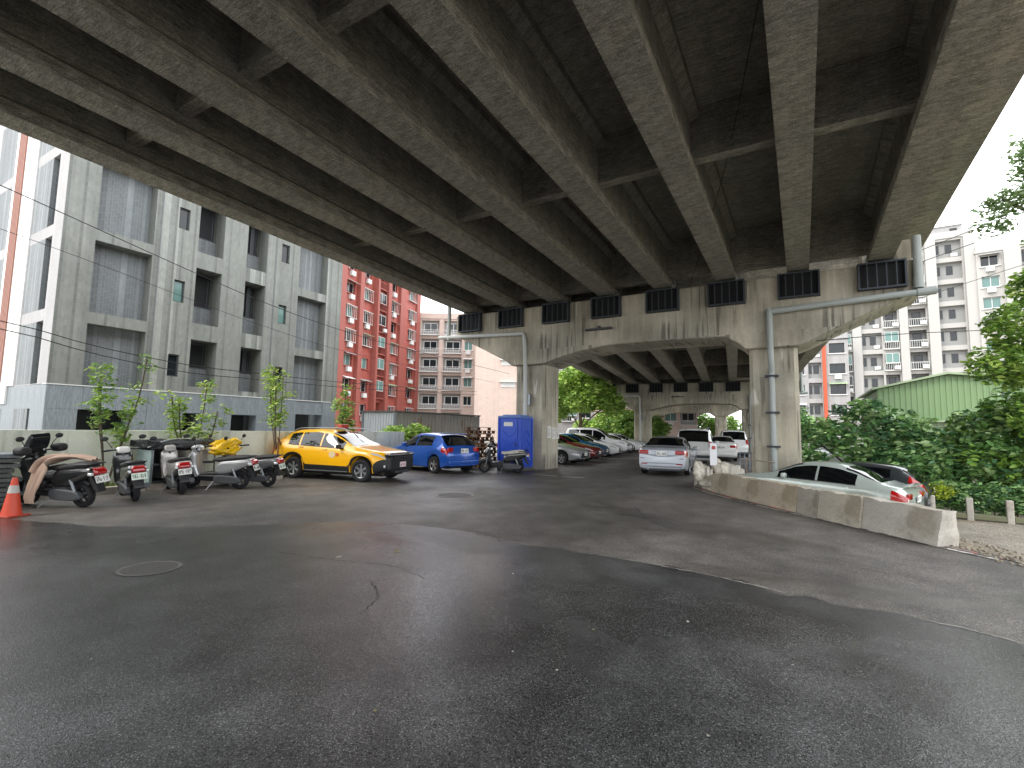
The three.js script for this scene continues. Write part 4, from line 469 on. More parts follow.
// ---------------------------------------------------------------- scooters (forward = +x)
const scoGeo = {};
function scooter(o) {
  const t = thing('motor_scooter', o.label, 'scooter', [o.pos[0], o.y ?? 0, o.pos[1]], 0, o.group); t.rotation.order = 'YXZ'; t.rotation.y = Math.atan2(-o.dir[1], o.dir[0]); t.rotation.x = o.lean ?? -0.09;
  const G = (k, f) => (scoGeo[k] ??= f()), A = paint(o.c1, o.met ?? 0.1, 0.3), D = M.plastic;
  for (const [x, n] of [[-0.62, 0], [0.64, 1]]) { const w = sub('wheel', t, x, 0.235, 0); mesh('tyre', G('ty', () => new THREE.LatheGeometry([[0.145, -0.05], [0.19, -0.058], [0.225, -0.042], [0.236, 0], [0.225, 0.042], [0.19, 0.058], [0.145, 0.05], [0.14, 0], [0.145, -0.05]].map(([a, b]) => new THREE.Vector2(a, b)), 26).rotateX(Math.PI / 2)), M.rubber, w); mesh('rim', G('ri', () => { const g = [new THREE.TorusGeometry(0.14, 0.014, 6, 24), new THREE.CylinderGeometry(0.04, 0.04, 0.1, 12).rotateX(Math.PI / 2)]; for (let i = 0; i < 5; i++) g.push(RB(0.03, 0.12, 0.04, 0.008, 0, 0.08, 0).rotateZ(i * 1.2566)); return merge(g); }), o.rim ?? M.alloyD, w); }
  const tail = mesh('tail_cowl', G('tc', () => softPrism([[-1.0, 0.70], [-0.93, 0.78], [-0.55, 0.76], [-0.12, 0.68], [-0.06, 0.42], [-0.3, 0.40], [-0.62, 0.50]], 0.33, 0.08)), A, t);
  mesh('seat', G('se', () => softPrism([[-0.86, 0.79], [-0.84, 0.85], [-0.5, 0.85], [-0.2, 0.80], [0.0, 0.78], [0.02, 0.72], [-0.3, 0.70], [-0.6, 0.74]], 0.3, 0.06)), o.seat ?? M.seat, t);
  mesh('grab_rail', G('gr', () => tube([[-0.6, 0.82, 0.15], [-0.9, 0.84, 0.15], [-1.0, 0.85, 0.08], [-1.0, 0.85, -0.08], [-0.9, 0.84, -0.15], [-0.6, 0.82, -0.15]], 0.014, 20, 6)), D, t);
  mesh('footboard', G('fb', () => merge([RB(0.5, 0.07, 0.32, 0.03, 0.14, 0.33, 0), softPrism([[-0.1, 0.42], [0.4, 0.36], [0.42, 0.26], [-0.1, 0.24]], 0.26, 0.04)])), D, t);
  mesh('leg_shield', G('ls', () => softPrism([[0.34, 0.30], [0.44, 0.34], [0.58, 0.66], [0.70, 0.72], [0.60, 0.92], [0.50, 1.0], [0.44, 0.92], [0.42, 0.62]], 0.36, 0.09)), A, t);
  mesh('front_fender', G('ff', () => new THREE.TorusGeometry(0.25, 0.07, 8, 16, 2.2).scale(1, 1, 0.95).rotateZ(0.35).translate(0.64, 0.235, 0)), o.fender ? paint(o.fender) : A, t);
  mesh('fork', G('fk', () => merge([rod([0.5, 0.75, 0.09], [0.64, 0.235, 0.09], 0.02), rod([0.5, 0.75, -0.09], [0.64, 0.235, -0.09], 0.02), rod([0.42, 1.02, 0], [0.52, 0.72, 0], 0.03)])), M.steel, t);
  mesh('handlebar_cowl', G('hc', () => softPrism([[0.34, 0.98], [0.50, 0.97], [0.60, 1.02], [0.54, 1.10], [0.40, 1.10]], 0.26, 0.07)), o.c2 ? paint(o.c2) : A, t);
  mesh('handlebar', G('hb', () => tube([[0.28, 1.05, 0.36], [0.38, 1.05, 0.2], [0.43, 1.05, 0], [0.38, 1.05, -0.2], [0.28, 1.05, -0.36]], 0.016, 18, 6)), D, t);
  for (const s of [1, -1]) { mesh('grip', G('gp' + s, () => rod([0.25, 1.05, s * 0.40], [0.34, 1.05, s * 0.26], 0.022)), M.rubber, t); const m = mesh('mirror', G('mi' + s, () => new THREE.SphereGeometry(0.065, 14, 10).scale(0.3, 0.75, 1.15).translate(0.36, 1.31, s * 0.34)), D, t); mesh('stalk', G('st' + s, () => tube([[0.40, 1.09, s * 0.2], [0.39, 1.2, s * 0.26], [0.36, 1.29, s * 0.32]], 0.008, 8, 5)), D, m); mesh('brake_lever', G('bl' + s, () => tube([[0.42, 1.06, s * 0.2], [0.38, 1.06, s * 0.3], [0.33, 1.05, s * 0.38]], 0.007, 6, 5)), M.steel, t); }
  mesh('headlight', G('he', () => new THREE.SphereGeometry(0.09, 16, 10).scale(0.45, 0.7, 1.1).translate(0.655, 0.78, 0)), M.lampW, t);
  const tl = mesh('tail_light', G('tl', () => softPrism([[-1.04, 0.66], [-1.02, 0.74], [-0.92, 0.77], [-0.88, 0.68], [-0.95, 0.62]], 0.24, 0.04)), M.lampR, t); for (const s of [1, -1]) mesh('indicator', G('in' + s, () => RB(0.1, 0.06, 0.06, 0.02, -0.96, 0.66, s * 0.15)), o.ind ?? M.lampW, tl);
  mesh('engine', G('en', () => merge([softPrism([[-0.72, 0.2], [-0.68, 0.3], [-0.4, 0.36], [-0.05, 0.34], [-0.05, 0.2], [-0.4, 0.15]], 0.1, 0.03, -0.13), RB(0.3, 0.2, 0.2, 0.04, -0.2, 0.3, 0)])), M.plasticG, t);
  mesh('exhaust', G('ex', () => merge([rod([-0.35, 0.25, 0.14], [-0.82, 0.33, 0.17], 0.05, 0.058, 12), tube([[0.0, 0.2, 0.1], [-0.2, 0.18, 0.14], [-0.36, 0.25, 0.14]], 0.02, 8, 6)])), M.plasticG, t);
  const mg = mesh('mudguard', G('mg', () => merge([softPrism([[-0.88, 0.62], [-0.82, 0.62], [-0.98, 0.32], [-1.03, 0.32]], 0.17, 0.012), new THREE.TorusGeometry(0.26, 0.06, 6, 14, 1.5).rotateZ(0.8).translate(-0.62, 0.235, 0)])), D, t);
  const pl = mesh('licence_plate', G('pp', () => new THREE.BoxGeometry(0.26, 0.14, 0.008).rotateY(-Math.PI / 2).rotateZ(-0.35).translate(-1.045, 0.56, 0)), o.plate ?? M.plate[o.pl ?? 0], t);
  mesh('shock_absorber', G('sh', () => rod([-0.62, 0.26, -0.14], [-0.5, 0.55, -0.14], 0.03)), M.steel, t);
  mesh('side_stand', G('ss', () => rod([-0.02, 0.22, -0.12], [0.08, 0.0, -0.30], 0.012)), M.steel, t);
  return t;
}
const GS = 'scooters parked along the planting strip';
{ const t = scooter({ label: 'large black scooter with beige jacket draped over its seat', pos: [-12.6, -3.9], dir: [-0.93, 0.36], c1: 0x141618, c2: 0x141618, pl: 0, group: GS, lean: -0.1 }); t.scale.setScalar(1.02);
  mesh('windscreen', softPrism([[0.56, 1.06], [0.44, 1.30], [0.36, 1.38], [0.33, 1.30], [0.42, 1.08]], 0.34, 0.02), PH({ color: 0x1b1f22, roughness: 0.1 }), t);
  mesh('glove_cover', [RB(0.26, 0.16, 0.2, 0.07, 0.34, 1.08, 0.32), RB(0.26, 0.16, 0.2, 0.07, 0.34, 1.08, -0.32)], M.seat, t);
  mesh('front_side_panel', softPrism([[0.05, 0.5], [0.3, 0.75], [0.52, 0.95], [0.62, 0.7], [0.42, 0.36], [0.1, 0.34]], 0.4, 0.1), paint(0x17191b), t); }
scooter({ label: 'black and white scooter seen from behind, with large round mirrors', pos: [-12.72, -5.15], dir: [-0.98, -0.2], c1: 0x202326, c2: 0xd8d8d6, fender: 0xd8d8d6, plate: M.plateG, group: GS, seat: M.seat });
scooter({ label: 'silver scooter seen from behind in front of the black cart', pos: [-13.1, -6.25], dir: [-0.97, -0.24], c1: 0xb9b6b3, met: 0.3, pl: 1, group: GS });
scooter({ label: 'pearl grey scooter carrying the yellow raincoat on its handlebar', pos: [-13.0, -7.15], dir: [-0.86, 0.5], c1: 0xaeb0b2, met: 0.35, fender: 0xc9c3bd, pl: 2, group: GS });
scooter({ label: 'dark grey scooter between the pearl scooter and the yellow taxi', pos: [-12.95, -7.95], dir: [-0.93, 0.36], c1: 0x77797c, met: 0.3, plate: M.plateG, group: GS });
scooter({ label: 'small black scooter with pale seat in front of the blue toilet', pos: [-9.85, -16.0], dir: [-0.8, 0.6], c1: 0x15181a, seat: S({ color: 0xb9b5ac, roughness: 0.6 }), pl: 3 });
// ---------------------------------------------------------------- vegetation
const leafMat = PH({ color: 0xffffff, roughness: 0.7, transmission: 0.3, thickness: 0, ior: 1.4, vertexColors: true }), leafGloss = PH({ color: 0xffffff, roughness: 0.42, transmission: 0.2, thickness: 0, ior: 1.4, vertexColors: true });
const LEAF = [[0, 0, -0.5], [0.25, 0.08, -0.1], [0.17, 0.06, 0.25], [0, -0.08, 0.5], [-0.17, 0.06, 0.25], [-0.25, 0.08, -0.1]];
function crown(name, parent, blobs, count, size, cols, seed, opt = {}) { // leaf clumps spread through ellipsoids [x,y,z,rx,ry,rz]
  const r = RNG(seed), n = opt.n ?? 8, P = [], C = [], IX = [], q = new THREE.Quaternion(), e = new THREE.Euler(), v = V(0, 0, 0), vol = blobs.map((b) => (b[3] * b[4] * b[5]) ** 0.8), tot = vol.reduce((a, b) => a + b, 0), cc = cols.map((h) => new THREE.Color(h)), sp = opt.spread ?? 1.4;
  for (let k = 0; k < count; k++) {
    let t = r() * tot, i = 0; while (i < blobs.length - 1 && (t -= vol[i]) > 0) i++; const b = blobs[i]; let d; do { d = V(r() * 2 - 1, r() * 2 - 1, r() * 2 - 1); } while (d.length() > 1 || d.length() < (opt.hollow ?? 0.3) * r());
    d.multiplyScalar(0.78 + 0.44 * fbm(d.x * 0.5 + 0.5 + i * 0.37, d.z * 0.5 + d.y * 0.3 + 0.5, 6, 2, seed, 8)); const cx = b[0] + d.x * b[3], cy = b[1] + d.y * b[4], cz = b[2] + d.z * b[5], c = cc[Math.floor(r() * cc.length)], w = 0.8 + 0.4 * r();
    for (let j = 0; j < n; j++) { e.set((r() - 0.5) * 1.7, r() * 6.3, (r() - 0.5) * 1.7); q.setFromEuler(e); const s = size * (0.75 + r() * 0.7), ox = cx + (r() - 0.5) * 2 * size * sp, oy = cy + (r() - 0.5) * 1.5 * size * sp, oz = cz + (r() - 0.5) * 2 * size * sp, m = P.length / 3, g = w * (0.85 + 0.3 * r()); for (const [x, y, z] of LEAF) { v.set(x * s * 1.3, y * s, z * s * 1.5).applyQuaternion(q); P.push(ox + v.x, oy + v.y, oz + v.z); C.push(c.r * g, c.g * g, c.b * g); } IX.push(m, m + 1, m + 3, m + 1, m + 2, m + 3, m, m + 3, m + 5, m + 3, m + 4, m + 5); }
  }
  const g = new THREE.BufferGeometry(); g.setAttribute('position', new THREE.Float32BufferAttribute(P, 3)); g.setAttribute('color', new THREE.Float32BufferAttribute(C, 3)); g.setIndex(IX); g.computeVertexNormals(); return mesh(name, g, opt.mat ?? leafMat, parent);
}
const YG = [0x8fae3f, 0xa7bf52, 0x7d9c3a, 0xb6c667], MG = [0x6f9440, 0x86a84a, 0x5c8236, 0x99b45a], DG = [0x5d8653, 0x729d5c, 0x4f7850, 0x8cb26a, 0xa8c488], BG = [0x8db04a, 0x9dbd4f, 0x7aa042, 0xb4cb68];
// saplings along the wall
[[-14.5, -5.35, 3.3, 'slender sapling with sparse leaves behind the black scooter', 3], [-14.5, -7.25, 3.2, 'slender sapling rising behind the black cart', 5], [-14.5, -9.85, 3.4, 'slender sapling just left of the yellow taxi', 8], [-14.6, -12.9, 3.2, 'slender sapling behind the yellow taxi roof', 11]].forEach(([x, z, h, lab, seed]) => {
  const t = thing('sapling', lab, 'tree', [x, 0.1, z], 0, 'saplings along the boundary wall'), r = RNG(seed), blobs = [];
  for (let k = 0; k < 4; k++) { const a = r() * 6.3, dx = Math.cos(a) * (0.2 + 0.25 * r()), dz = Math.sin(a) * (0.3 + 0.35 * r()), H = h * (0.62 + 0.38 * r()) - 0.1; mesh('trunk', tube([[dx * 0.08, 0, dz * 0.08], [dx * 0.35, H * 0.3, dz * 0.35], [dx * 0.8, H * 0.65, dz * 0.8], [dx, H, dz]], 0.017, 10, 6), M.trunk, t); for (let j = 0; j < 6; j++) { const f = 0.55 + 0.47 * j / 5; blobs.push([dx * f + (r() - 0.5) * 0.25, H * f, dz * f + (r() - 0.5) * 0.3, 0.15 + 0.08 * r(), 0.11, 0.17 + 0.09 * r()]); } }
  crown('crown', t, blobs, 170, 0.085, seed === 8 || seed === 5 ? [...YG, ...BG] : [...MG, ...BG], seed * 7, { n: 5, spread: 1.3 }); });
// stakes propping the third sapling
{ const t = thing('tree_stakes', 'brown wooden stakes propping the sapling beside the taxi', 'stake', [-14.35, 0.1, -9.75]); mesh('stake', rod([0.5, 0, 0.35], [0, 1.1, 0], 0.025), M.wood, t); mesh('stake', rod([0.45, 0, -0.35], [0, 1.15, 0.03], 0.025), M.wood, t); mesh('stake', rod([-0.1, 0, 0.4], [0.02, 1.12, -0.02], 0.025), M.wood, t); }
{ const t = thing('shrub', 'yellow green bush beside the ribbed metal container', 'bush', [-16.4, 0, -17.2]); crown('foliage', t, [[0, 0.8, 0, 0.7, 0.9, 1.3], [0.2, 1.1, -1.2, 0.6, 0.7, 0.8]], 900, 0.10, BG, 51); mesh('stem', [rod([0, -0.7, 0], [0.1, 0.8, 0.2], 0.03), rod([0, -0.7, 0], [0.1, 0.9, -0.8], 0.03)], M.trunk, t); }
// grass tufts in the planting strip
{ const r = RNG(61), g = []; const p = [], ix = []; for (let k = 0; k < 2600; k++) { const x = -14.9 + r() * 0.95, z = 1 - r() * 16, clump = fbm(x / 8 + 0.5, z / 32 + 0.5, 16, 2, 63, 8); if (clump < 0.5) continue; const h = 0.06 + 0.12 * r(), a = r() * 6.3, b = p.length / 3, dx = Math.cos(a) * 0.012, dz = Math.sin(a) * 0.012; p.push(x - dx, 0.09, z - dz, x + dx, 0.09, z + dz, x + (r() - 0.5) * 0.08, 0.1 + h, z + (r() - 0.5) * 0.08); ix.push(b, b + 1, b + 2); } const q = new THREE.BufferGeometry(); q.setAttribute('position', new THREE.Float32BufferAttribute(p, 3)); q.setIndex(ix); q.computeVertexNormals(); tag(mesh('grass', q, S({ color: 0x7f9a45, roughness: 0.9 })), 'tufts of grass in the planting strip', 'grass', null, 'stuff'); }
// right-hand thicket
{ const t = thing('shrub', 'dark broad-leaved bush against the right pier column', 'bush', [1.4, -0.35, -19.6]);
  for (const [a, b] of [[[0.3, 0, 0], [-0.9, 1.7, -0.2]], [[0.4, 0, 0], [0.3, 2.6, 0.1]], [[0.5, 0, 0], [1.5, 2.3, 0.1]], [[0.3, 0.9, 0], [2.2, 1.5, 0.4]]]) mesh('stem', tube([a, [(a[0] + b[0]) / 2 + 0.1, (a[1] + b[1]) / 2 + 0.15, (a[2] + b[2]) / 2], b], 0.035, 8, 6), M.trunk, t);
  crown('foliage', t, [[-1.3, 1.3, 0, 0.55, 0.6, 0.6], [-0.6, 2.1, -0.1, 0.6, 0.45, 0.6], [0.3, 2.75, -0.1, 0.8, 0.4, 0.6], [0.2, 1.7, 0.1, 0.9, 0.5, 0.7], [1.3, 2.2, 0.0, 0.8, 0.55, 0.7], [1.9, 1.5, 0.2, 0.9, 0.7, 0.8], [0.8, 0.9, 0.2, 1.2, 0.7, 0.7], [-0.7, 0.6, 0.1, 0.9, 0.5, 0.6]], 700, 0.135, DG, 71, { mat: leafGloss, n: 8 }); }
{ const t = thing('shrub', 'dark leafy bush spreading behind the parked hatchback', 'bush', [3.1, -0.35, -18.6]); mesh('stem', [rod([0, 0, 0], [0.3, 1.3, 0], 0.04), rod([0, 0, 0], [-0.5, 1.2, 0.1], 0.04)], M.trunk, t); crown('foliage', t, [[-0.3, 0.8, 0.1, 0.9, 0.8, 0.8], [0.5, 1.25, 0, 0.8, 0.6, 0.7], [0.2, 0.5, -0.3, 0.9, 0.5, 0.6]], 560, 0.13, DG, 73, { mat: leafGloss, n: 8 }); }
{ const t = thing('shrub', 'bright yellow green bush glowing between the dark bushes', 'bush', [4.3, -0.35, -20.6]); mesh('stem', [rod([0, 0, 0], [0, 1.3, 0], 0.04)], M.trunk, t); crown('foliage', t, [[0, 1.1, 0, 1.1, 1.1, 0.9], [-1.3, 0.9, -0.3, 0.9, 0.8, 0.8], [1.2, 1.0, 0, 0.9, 0.9, 0.8]], 1100, 0.11, BG, 75); }
{ const t = thing('leafy_tree', 'rounded leafy tree in front of the green shed', 'tree', [5.1, -0.35, -18.6]); mesh('trunk', [tube([[0, 0, 0], [0.1, 1, 0], [0.0, 2.0, 0]], 0.07, 8, 7), tube([[0.05, 0.7, 0], [0.6, 1.5, 0.1], [0.9, 2.2, 0.1]], 0.04, 8, 6), tube([[0.05, 0.8, 0], [-0.5, 1.5, 0.1], [-0.8, 2.0, 0]], 0.04, 8, 6)], M.trunk, t);
  crown('crown', t, [[-0.85, 2.2, 0, 0.7, 0.55, 0.7], [0.0, 2.6, 0, 0.8, 0.6, 0.8], [-0.4, 1.4, 0.2, 1.0, 0.7, 0.7], [0.7, 1.9, 0.1, 0.9, 0.8, 0.8], [1.4, 1.2, -0.2, 0.9, 0.9, 0.8]], 1000, 0.12, [...DG, ...MG.slice(0, 2)], 77, { mat: leafGloss, n: 8 }); }
{ const t = thing('leafy_tree', 'tall tree leaning in from the right edge of the view', 'tree', [6.85, -0.35, -18.0]); const R = M.trunk;
  mesh('trunk', [tube([[0, 0, 0], [0.1, 2.5, 0], [-0.1, 5, 0.1], [0.1, 8, 0]], 0.15, 14, 8)], R, t); for (const b of [[[0, 3, 0], [-0.9, 4.3, 0.2], [-1.9, 4.9, 0.3]], [[0, 3.6, 0], [-0.9, 5.0, 0], [-1.6, 6.0, 0.2]], [[0, 5.5, 0.1], [-0.9, 7.4, 0.2], [-2.0, 8.4, 0.4]], [[0, 2.4, 0], [-1.2, 3.0, 0.4], [-2.3, 3.9, 0.5]], [[0, 6.5, 0.1], [-0.8, 8.8, 0.2], [-1.5, 9.6, 0.4]]]) mesh('limb', tube(b, 0.045, 8, 6), R, t);
  crown('crown', t, [[-1.7, 4.9, 0.3, 0.9, 0.7, 0.9], [-2.2, 3.9, 0.4, 0.8, 0.55, 0.8], [-1.2, 3.5, 0.3, 1.0, 0.7, 0.9], [-1.3, 6.0, 0.2, 0.7, 0.5, 0.8], [0.2, 5.0, 0, 1.4, 1.6, 1.3], [-1.3, 2.6, 0.4, 0.9, 0.6, 0.7], [0.2, 8.0, 0, 1.4, 1.4, 1.2], [-0.4, 2.2, 0, 1.0, 0.8, 0.8]], 2700, 0.10, [...MG, ...BG], 79, { n: 8 });
  crown('upper_foliage', t, [[-1.9, 8.3, 0.4, 0.55, 0.35, 0.5], [-1.4, 9.5, 0.4, 0.55, 0.5, 0.5], [-2.2, 7.7, 0.4, 0.4, 0.22, 0.4], [-1.2, 8.8, 0.3, 0.5, 0.5, 0.5], [-1.3, 7.2, 0.3, 0.4, 0.3, 0.4]], 330, 0.085, [0x7d9663, 0x6c8557], 83, { n: 6, spread: 2 }); }
{ const t = thing('hedge', 'clipped green hedge behind the low stone rail', 'hedge', [2.6, -0.35, -16.7], -0.08); const blobs = []; for (let i = 0; i < 14; i++) blobs.push([0.3 + i * 0.42, 0.48, 0, 0.36, 0.36, 0.34]); crown('foliage', t, blobs, 2600, 0.07, [...DG, 0x57803c], 85, { n: 7 }); const y2 = [[-0.1, 0.55, 0.2, 0.45, 0.3, 0.35], [0.35, 0.6, 0.25, 0.4, 0.25, 0.3]]; crown('yellow_foliage', t, y2, 150, 0.06, [0xb8c83f, 0xa6b938], 87, { n: 7 }); mesh('stems', Array.from({ length: 15 }, (_, i) => rod([0.2 + i * 0.4, 0, 0], [0.25 + i * 0.4, 0.5, 0.03], 0.012, 0.012, 5)), M.trunk, t).userData.kind = 'stuff'; }
{ const t = thing('stone_rail', 'low mossy concrete rail with square posts before the hedge', 'fence', [2.75, -0.36, -16.15], -0.08); for (let i = 0; i < 8; i++) { mesh('post', uvm(RB(0.13, 0.56, 0.13, 0.02, i * 0.7, 0.26, 0)), M.kerb, t); if (i < 7) mesh('rail', uvm(RB(0.565, 0.12, 0.12, 0.015, i * 0.7 + 0.35, 0.10, 0)), S({ color: 0x77785f, roughness: 0.95 }), t); } }
// trees beyond the row of cars
function farTree(lab, x, z, h, blobs, n, size, cols, seed) { const t = thing('leafy_tree', lab, 'tree', [x, -0.7, z], 0); mesh('trunk', tube([[0, 0, 0], [0.15, h * 0.35, 0], [0.1, h * 0.7, 0.1]], 0.14, 8, 7), M.trunk, t); for (const b of blobs.slice(0, 4)) mesh('limb', tube([[0.12, h * 0.3, 0], [b[0] * 0.5, (h * 0.3 + b[1]) / 2 + 0.2, b[2] * 0.5], [b[0], b[1], b[2]]], 0.06, 6, 6), M.trunk, t); crown('crown', t, blobs, n, size, cols, seed, { n: 8 }); return t; }
farTree('bright green spreading tree beyond the parked row', -17.2, -41, 8.2, [[-1.6, 5.0, 0, 1.7, 1.3, 1.6], [1.6, 5.4, 0, 1.9, 1.4, 1.7], [0, 6.8, 0, 2.0, 1.3, 1.8], [3.0, 4.6, 0.2, 1.2, 0.9, 1.3], [-2.6, 3.8, 0, 1.2, 0.8, 1.2], [0.6, 4.8, 1, 1.4, 0.9, 1.2]], 1700, 0.22, BG, 91);
farTree('lower green tree behind the far parked cars', -15.0, -50, 5.4, [[0, 2.8, 0, 2.2, 1.6, 1.8], [2.0, 2.6, 0, 1.6, 1.3, 1.5], [-2.2, 2.4, 0, 1.7, 1.2, 1.5]], 1100, 0.22, MG, 93);
farTree('round green tree beside the second pier', -18.4, -52, 5.2, [[0, 2.6, 0, 2.2, 1.7, 1.8], [-2.4, 2.2, 0, 1.7, 1.3, 1.5], [1.6, 3.4, 0, 1.5, 1.2, 1.4]], 1100, 0.22, BG, 95);
farTree('leafy tree closing the view at the far end of the underpass', -22.5, -105, 9, [[0, 3.4, 0, 4, 3.2, 3], [5, 3.2, 0, 4, 3, 3], [-5, 3.2, 0, 4, 3, 3], [9.5, 3, 0, 3.5, 2.8, 3]], 1200, 0.4, MG, 99);
farTree('dark tree in the shade beyond the right columns', -1.2, -62, 6, [[0, 3.4, 0, 2.4, 2.0, 2.0], [2.2, 2.6, 0, 1.8, 1.4, 1.5]], 800, 0.24, DG, 97);

// ---------------------------------------------------------------- concrete barrier, one segment at a time
{ const A = [1.85, -9.85], Z = [-2.45, -15.5], N = [0.796, -0.605], cut = [0.0, 0.195, 0.34, 0.42, 0.6, 0.8, 0.99], labs = ['nearest barrier block with a broken stained end', 'pale barrier block second from the near end', 'short grey barrier block in the middle of the row', 'barrier block with chipped top edge beside the car door', 'cracked barrier block beside the silver car bonnet', 'farthest barrier block with a broken sloping top'];
  const tones = [0xffffff, 0xf2efe8, 0xd6d4d0, 0xeee6d8, 0xe6dfd2, 0xd9d3c8];
  for (let i = 0; i < 6; i++) { const a = cut[i], b = cut[i + 1], L = Math.hypot(Z[0] - A[0], Z[1] - A[1]) * (b - a) - 0.012, bow = (t) => 0.10 * Math.sin(t * Math.PI); const c = (a + b) / 2, x = lerp(A[0], Z[0], c) + N[0] * -bow(c) + N[0] * 0.02, z = lerp(A[1], Z[1], c) + N[1] * -bow(c);
    const nx = 16, g = new THREE.BoxGeometry(L, 0.56, 0.36, nx, 8, 5), p = g.attributes.position, r = RNG(300 + i); // knocked about: tapered section, chipped arris, rough faces
    for (let k = 0; k < p.count; k++) { let X = p.getX(k), Y = p.getY(k), ZZ = p.getZ(k); const f = (Y + 0.28) / 0.56, n = fbm((X + i * 3) / 8 + 0.5, (Y + ZZ) / 8 + 0.5, 40, 4, 311, 8) - 0.5; ZZ *= lerp(1, 0.62, sstep(0, 1, f)) + 0.06 * n; if (f > 0.97) Y -= 0.05 * Math.max(0, fbm((X + i * 5) / 8 + 0.5, 0.3, 50, 3, 317, 8) - 0.45) * 4 * 0.5; if (i === 0 && X < -L / 2 + 0.02) X += 0.10 * (fbm(Y / 4 + 0.5, ZZ / 4 + 0.5, 30, 3, 331, 8) - 0.5) - 0.05 * f; if (i === 5) { const u = (X + L / 2) / L; if (f > 0.5) Y -= 0.16 * sstep(0.3, 1, u) * (f - 0.5) * 2 * (0.6 + 0.8 * (n + 0.5)); } p.setXYZ(k, X, Y, ZZ + 0.012 * n); }
    g.computeVertexNormals(); const m = mesh('concrete_barrier', uvm(g), S({ map: tBarrier, color: tones[i], bumpMap: tGirderB, bumpScale: 0.008, roughness: 0.93 })); m.position.set(x, 0.275, z); m.rotation.y = Math.atan2(-(Z[1] - A[1]), Z[0] - A[0]); tag(m, labs[i], 'barrier', 'blocks of the concrete barrier'); m.updateMatrix(); } }
function lump(name, lab, pos, s, seed, mat, rough = 0.5) { const g = mergeVertices(new THREE.IcosahedronGeometry(1, 7).deleteAttribute('normal').deleteAttribute('uv')), p = g.attributes.position; for (let k = 0; k < p.count; k++) { const x = p.getX(k), y = p.getY(k), z = p.getZ(k), n = 1 + rough * (fbm(x * 0.25 + 0.5 + seed, y * 0.25 + z * 0.17 + 0.5, 8, 4, seed, 8) - 0.5); const j = 1 + rough * 0.35 * (vn(x * 6 + seed, y * 6 + z * 5, 64, seed) - 0.5); p.setXYZ(k, x * n * j * s[0], Math.max(-s[1] * 0.8, y * n * j * s[1]), z * n * j * s[2]); } g.computeVertexNormals(); const m = mesh(name, uvm(g), mat); m.position.set(...pos); return tag(m, lab, 'rubble'); }
lump('rubble_lump', 'pale plastered rubble heap at the far end of the barrier', [-2.5, 0.25, -15.75], [0.34, 0.36, 0.30], 5, M.barrier, 1.5);
lump('rubble_lump', 'smaller pale rubble lump behind the barrier end', [-1.95, 0.3, -16.1], [0.42, 0.40, 0.3], 7, M.barrier, 1.6);
lump('rubble_lump', 'low broken concrete lump at the foot of the barrier end', [-2.15, 0.12, -15.2], [0.3, 0.16, 0.22], 11, M.barrier, 1.4);
{ const t = thing('sign_post', 'small white notice board on a dark post at the barrier end', 'sign', [-2.32, 0, -15.9]); mesh('post', rod([0, 0, 0], [0, 1.25, 0], 0.022), M.iron, t); mesh('board', RB(0.2, 0.66, 0.02, 0.005, 0, 1.0, 0.03), S({ color: 0xd6d8dc, roughness: 0.5 }), t).rotation.y = 0.3; mesh('reflector', RB(0.1, 0.1, 0.02, 0.005, 0.02, 1.2, 0.05), M.lampR, t); }
{ const t = thing('pipe_rail', 'rusty pipe rail beside the rubble heap', 'rail', [-1.55, -0.1, -17.2], 0.4); for (const x of [0, 0.7]) mesh('post', rod([x, 0, 0], [x, 1.0, 0], 0.025), M.rust, t); mesh('crossbar', rod([-0.15, 0.95, 0.03], [0.85, 0.85, 0.03], 0.02), M.rust, t); }
{ const t = thing('metal_railing', 'pale blue metal railing between the rear columns', 'railing', [-2.5, -0.35, -25], 0.1); mesh('top_rail', rod([0, 1.1, 0], [2.2, 1.1, 0], 0.03), M.steel, t); mesh('bottom_rail', rod([0, 0.25, 0], [2.2, 0.25, 0], 0.025), M.steel, t); for (let i = 0; i < 12; i++) mesh('baluster', rod([i * 0.2, 0, 0], [i * 0.2, 1.1, 0], 0.018, 0.018, 6), S({ color: 0x9fb3c8, roughness: 0.5 }), t); }

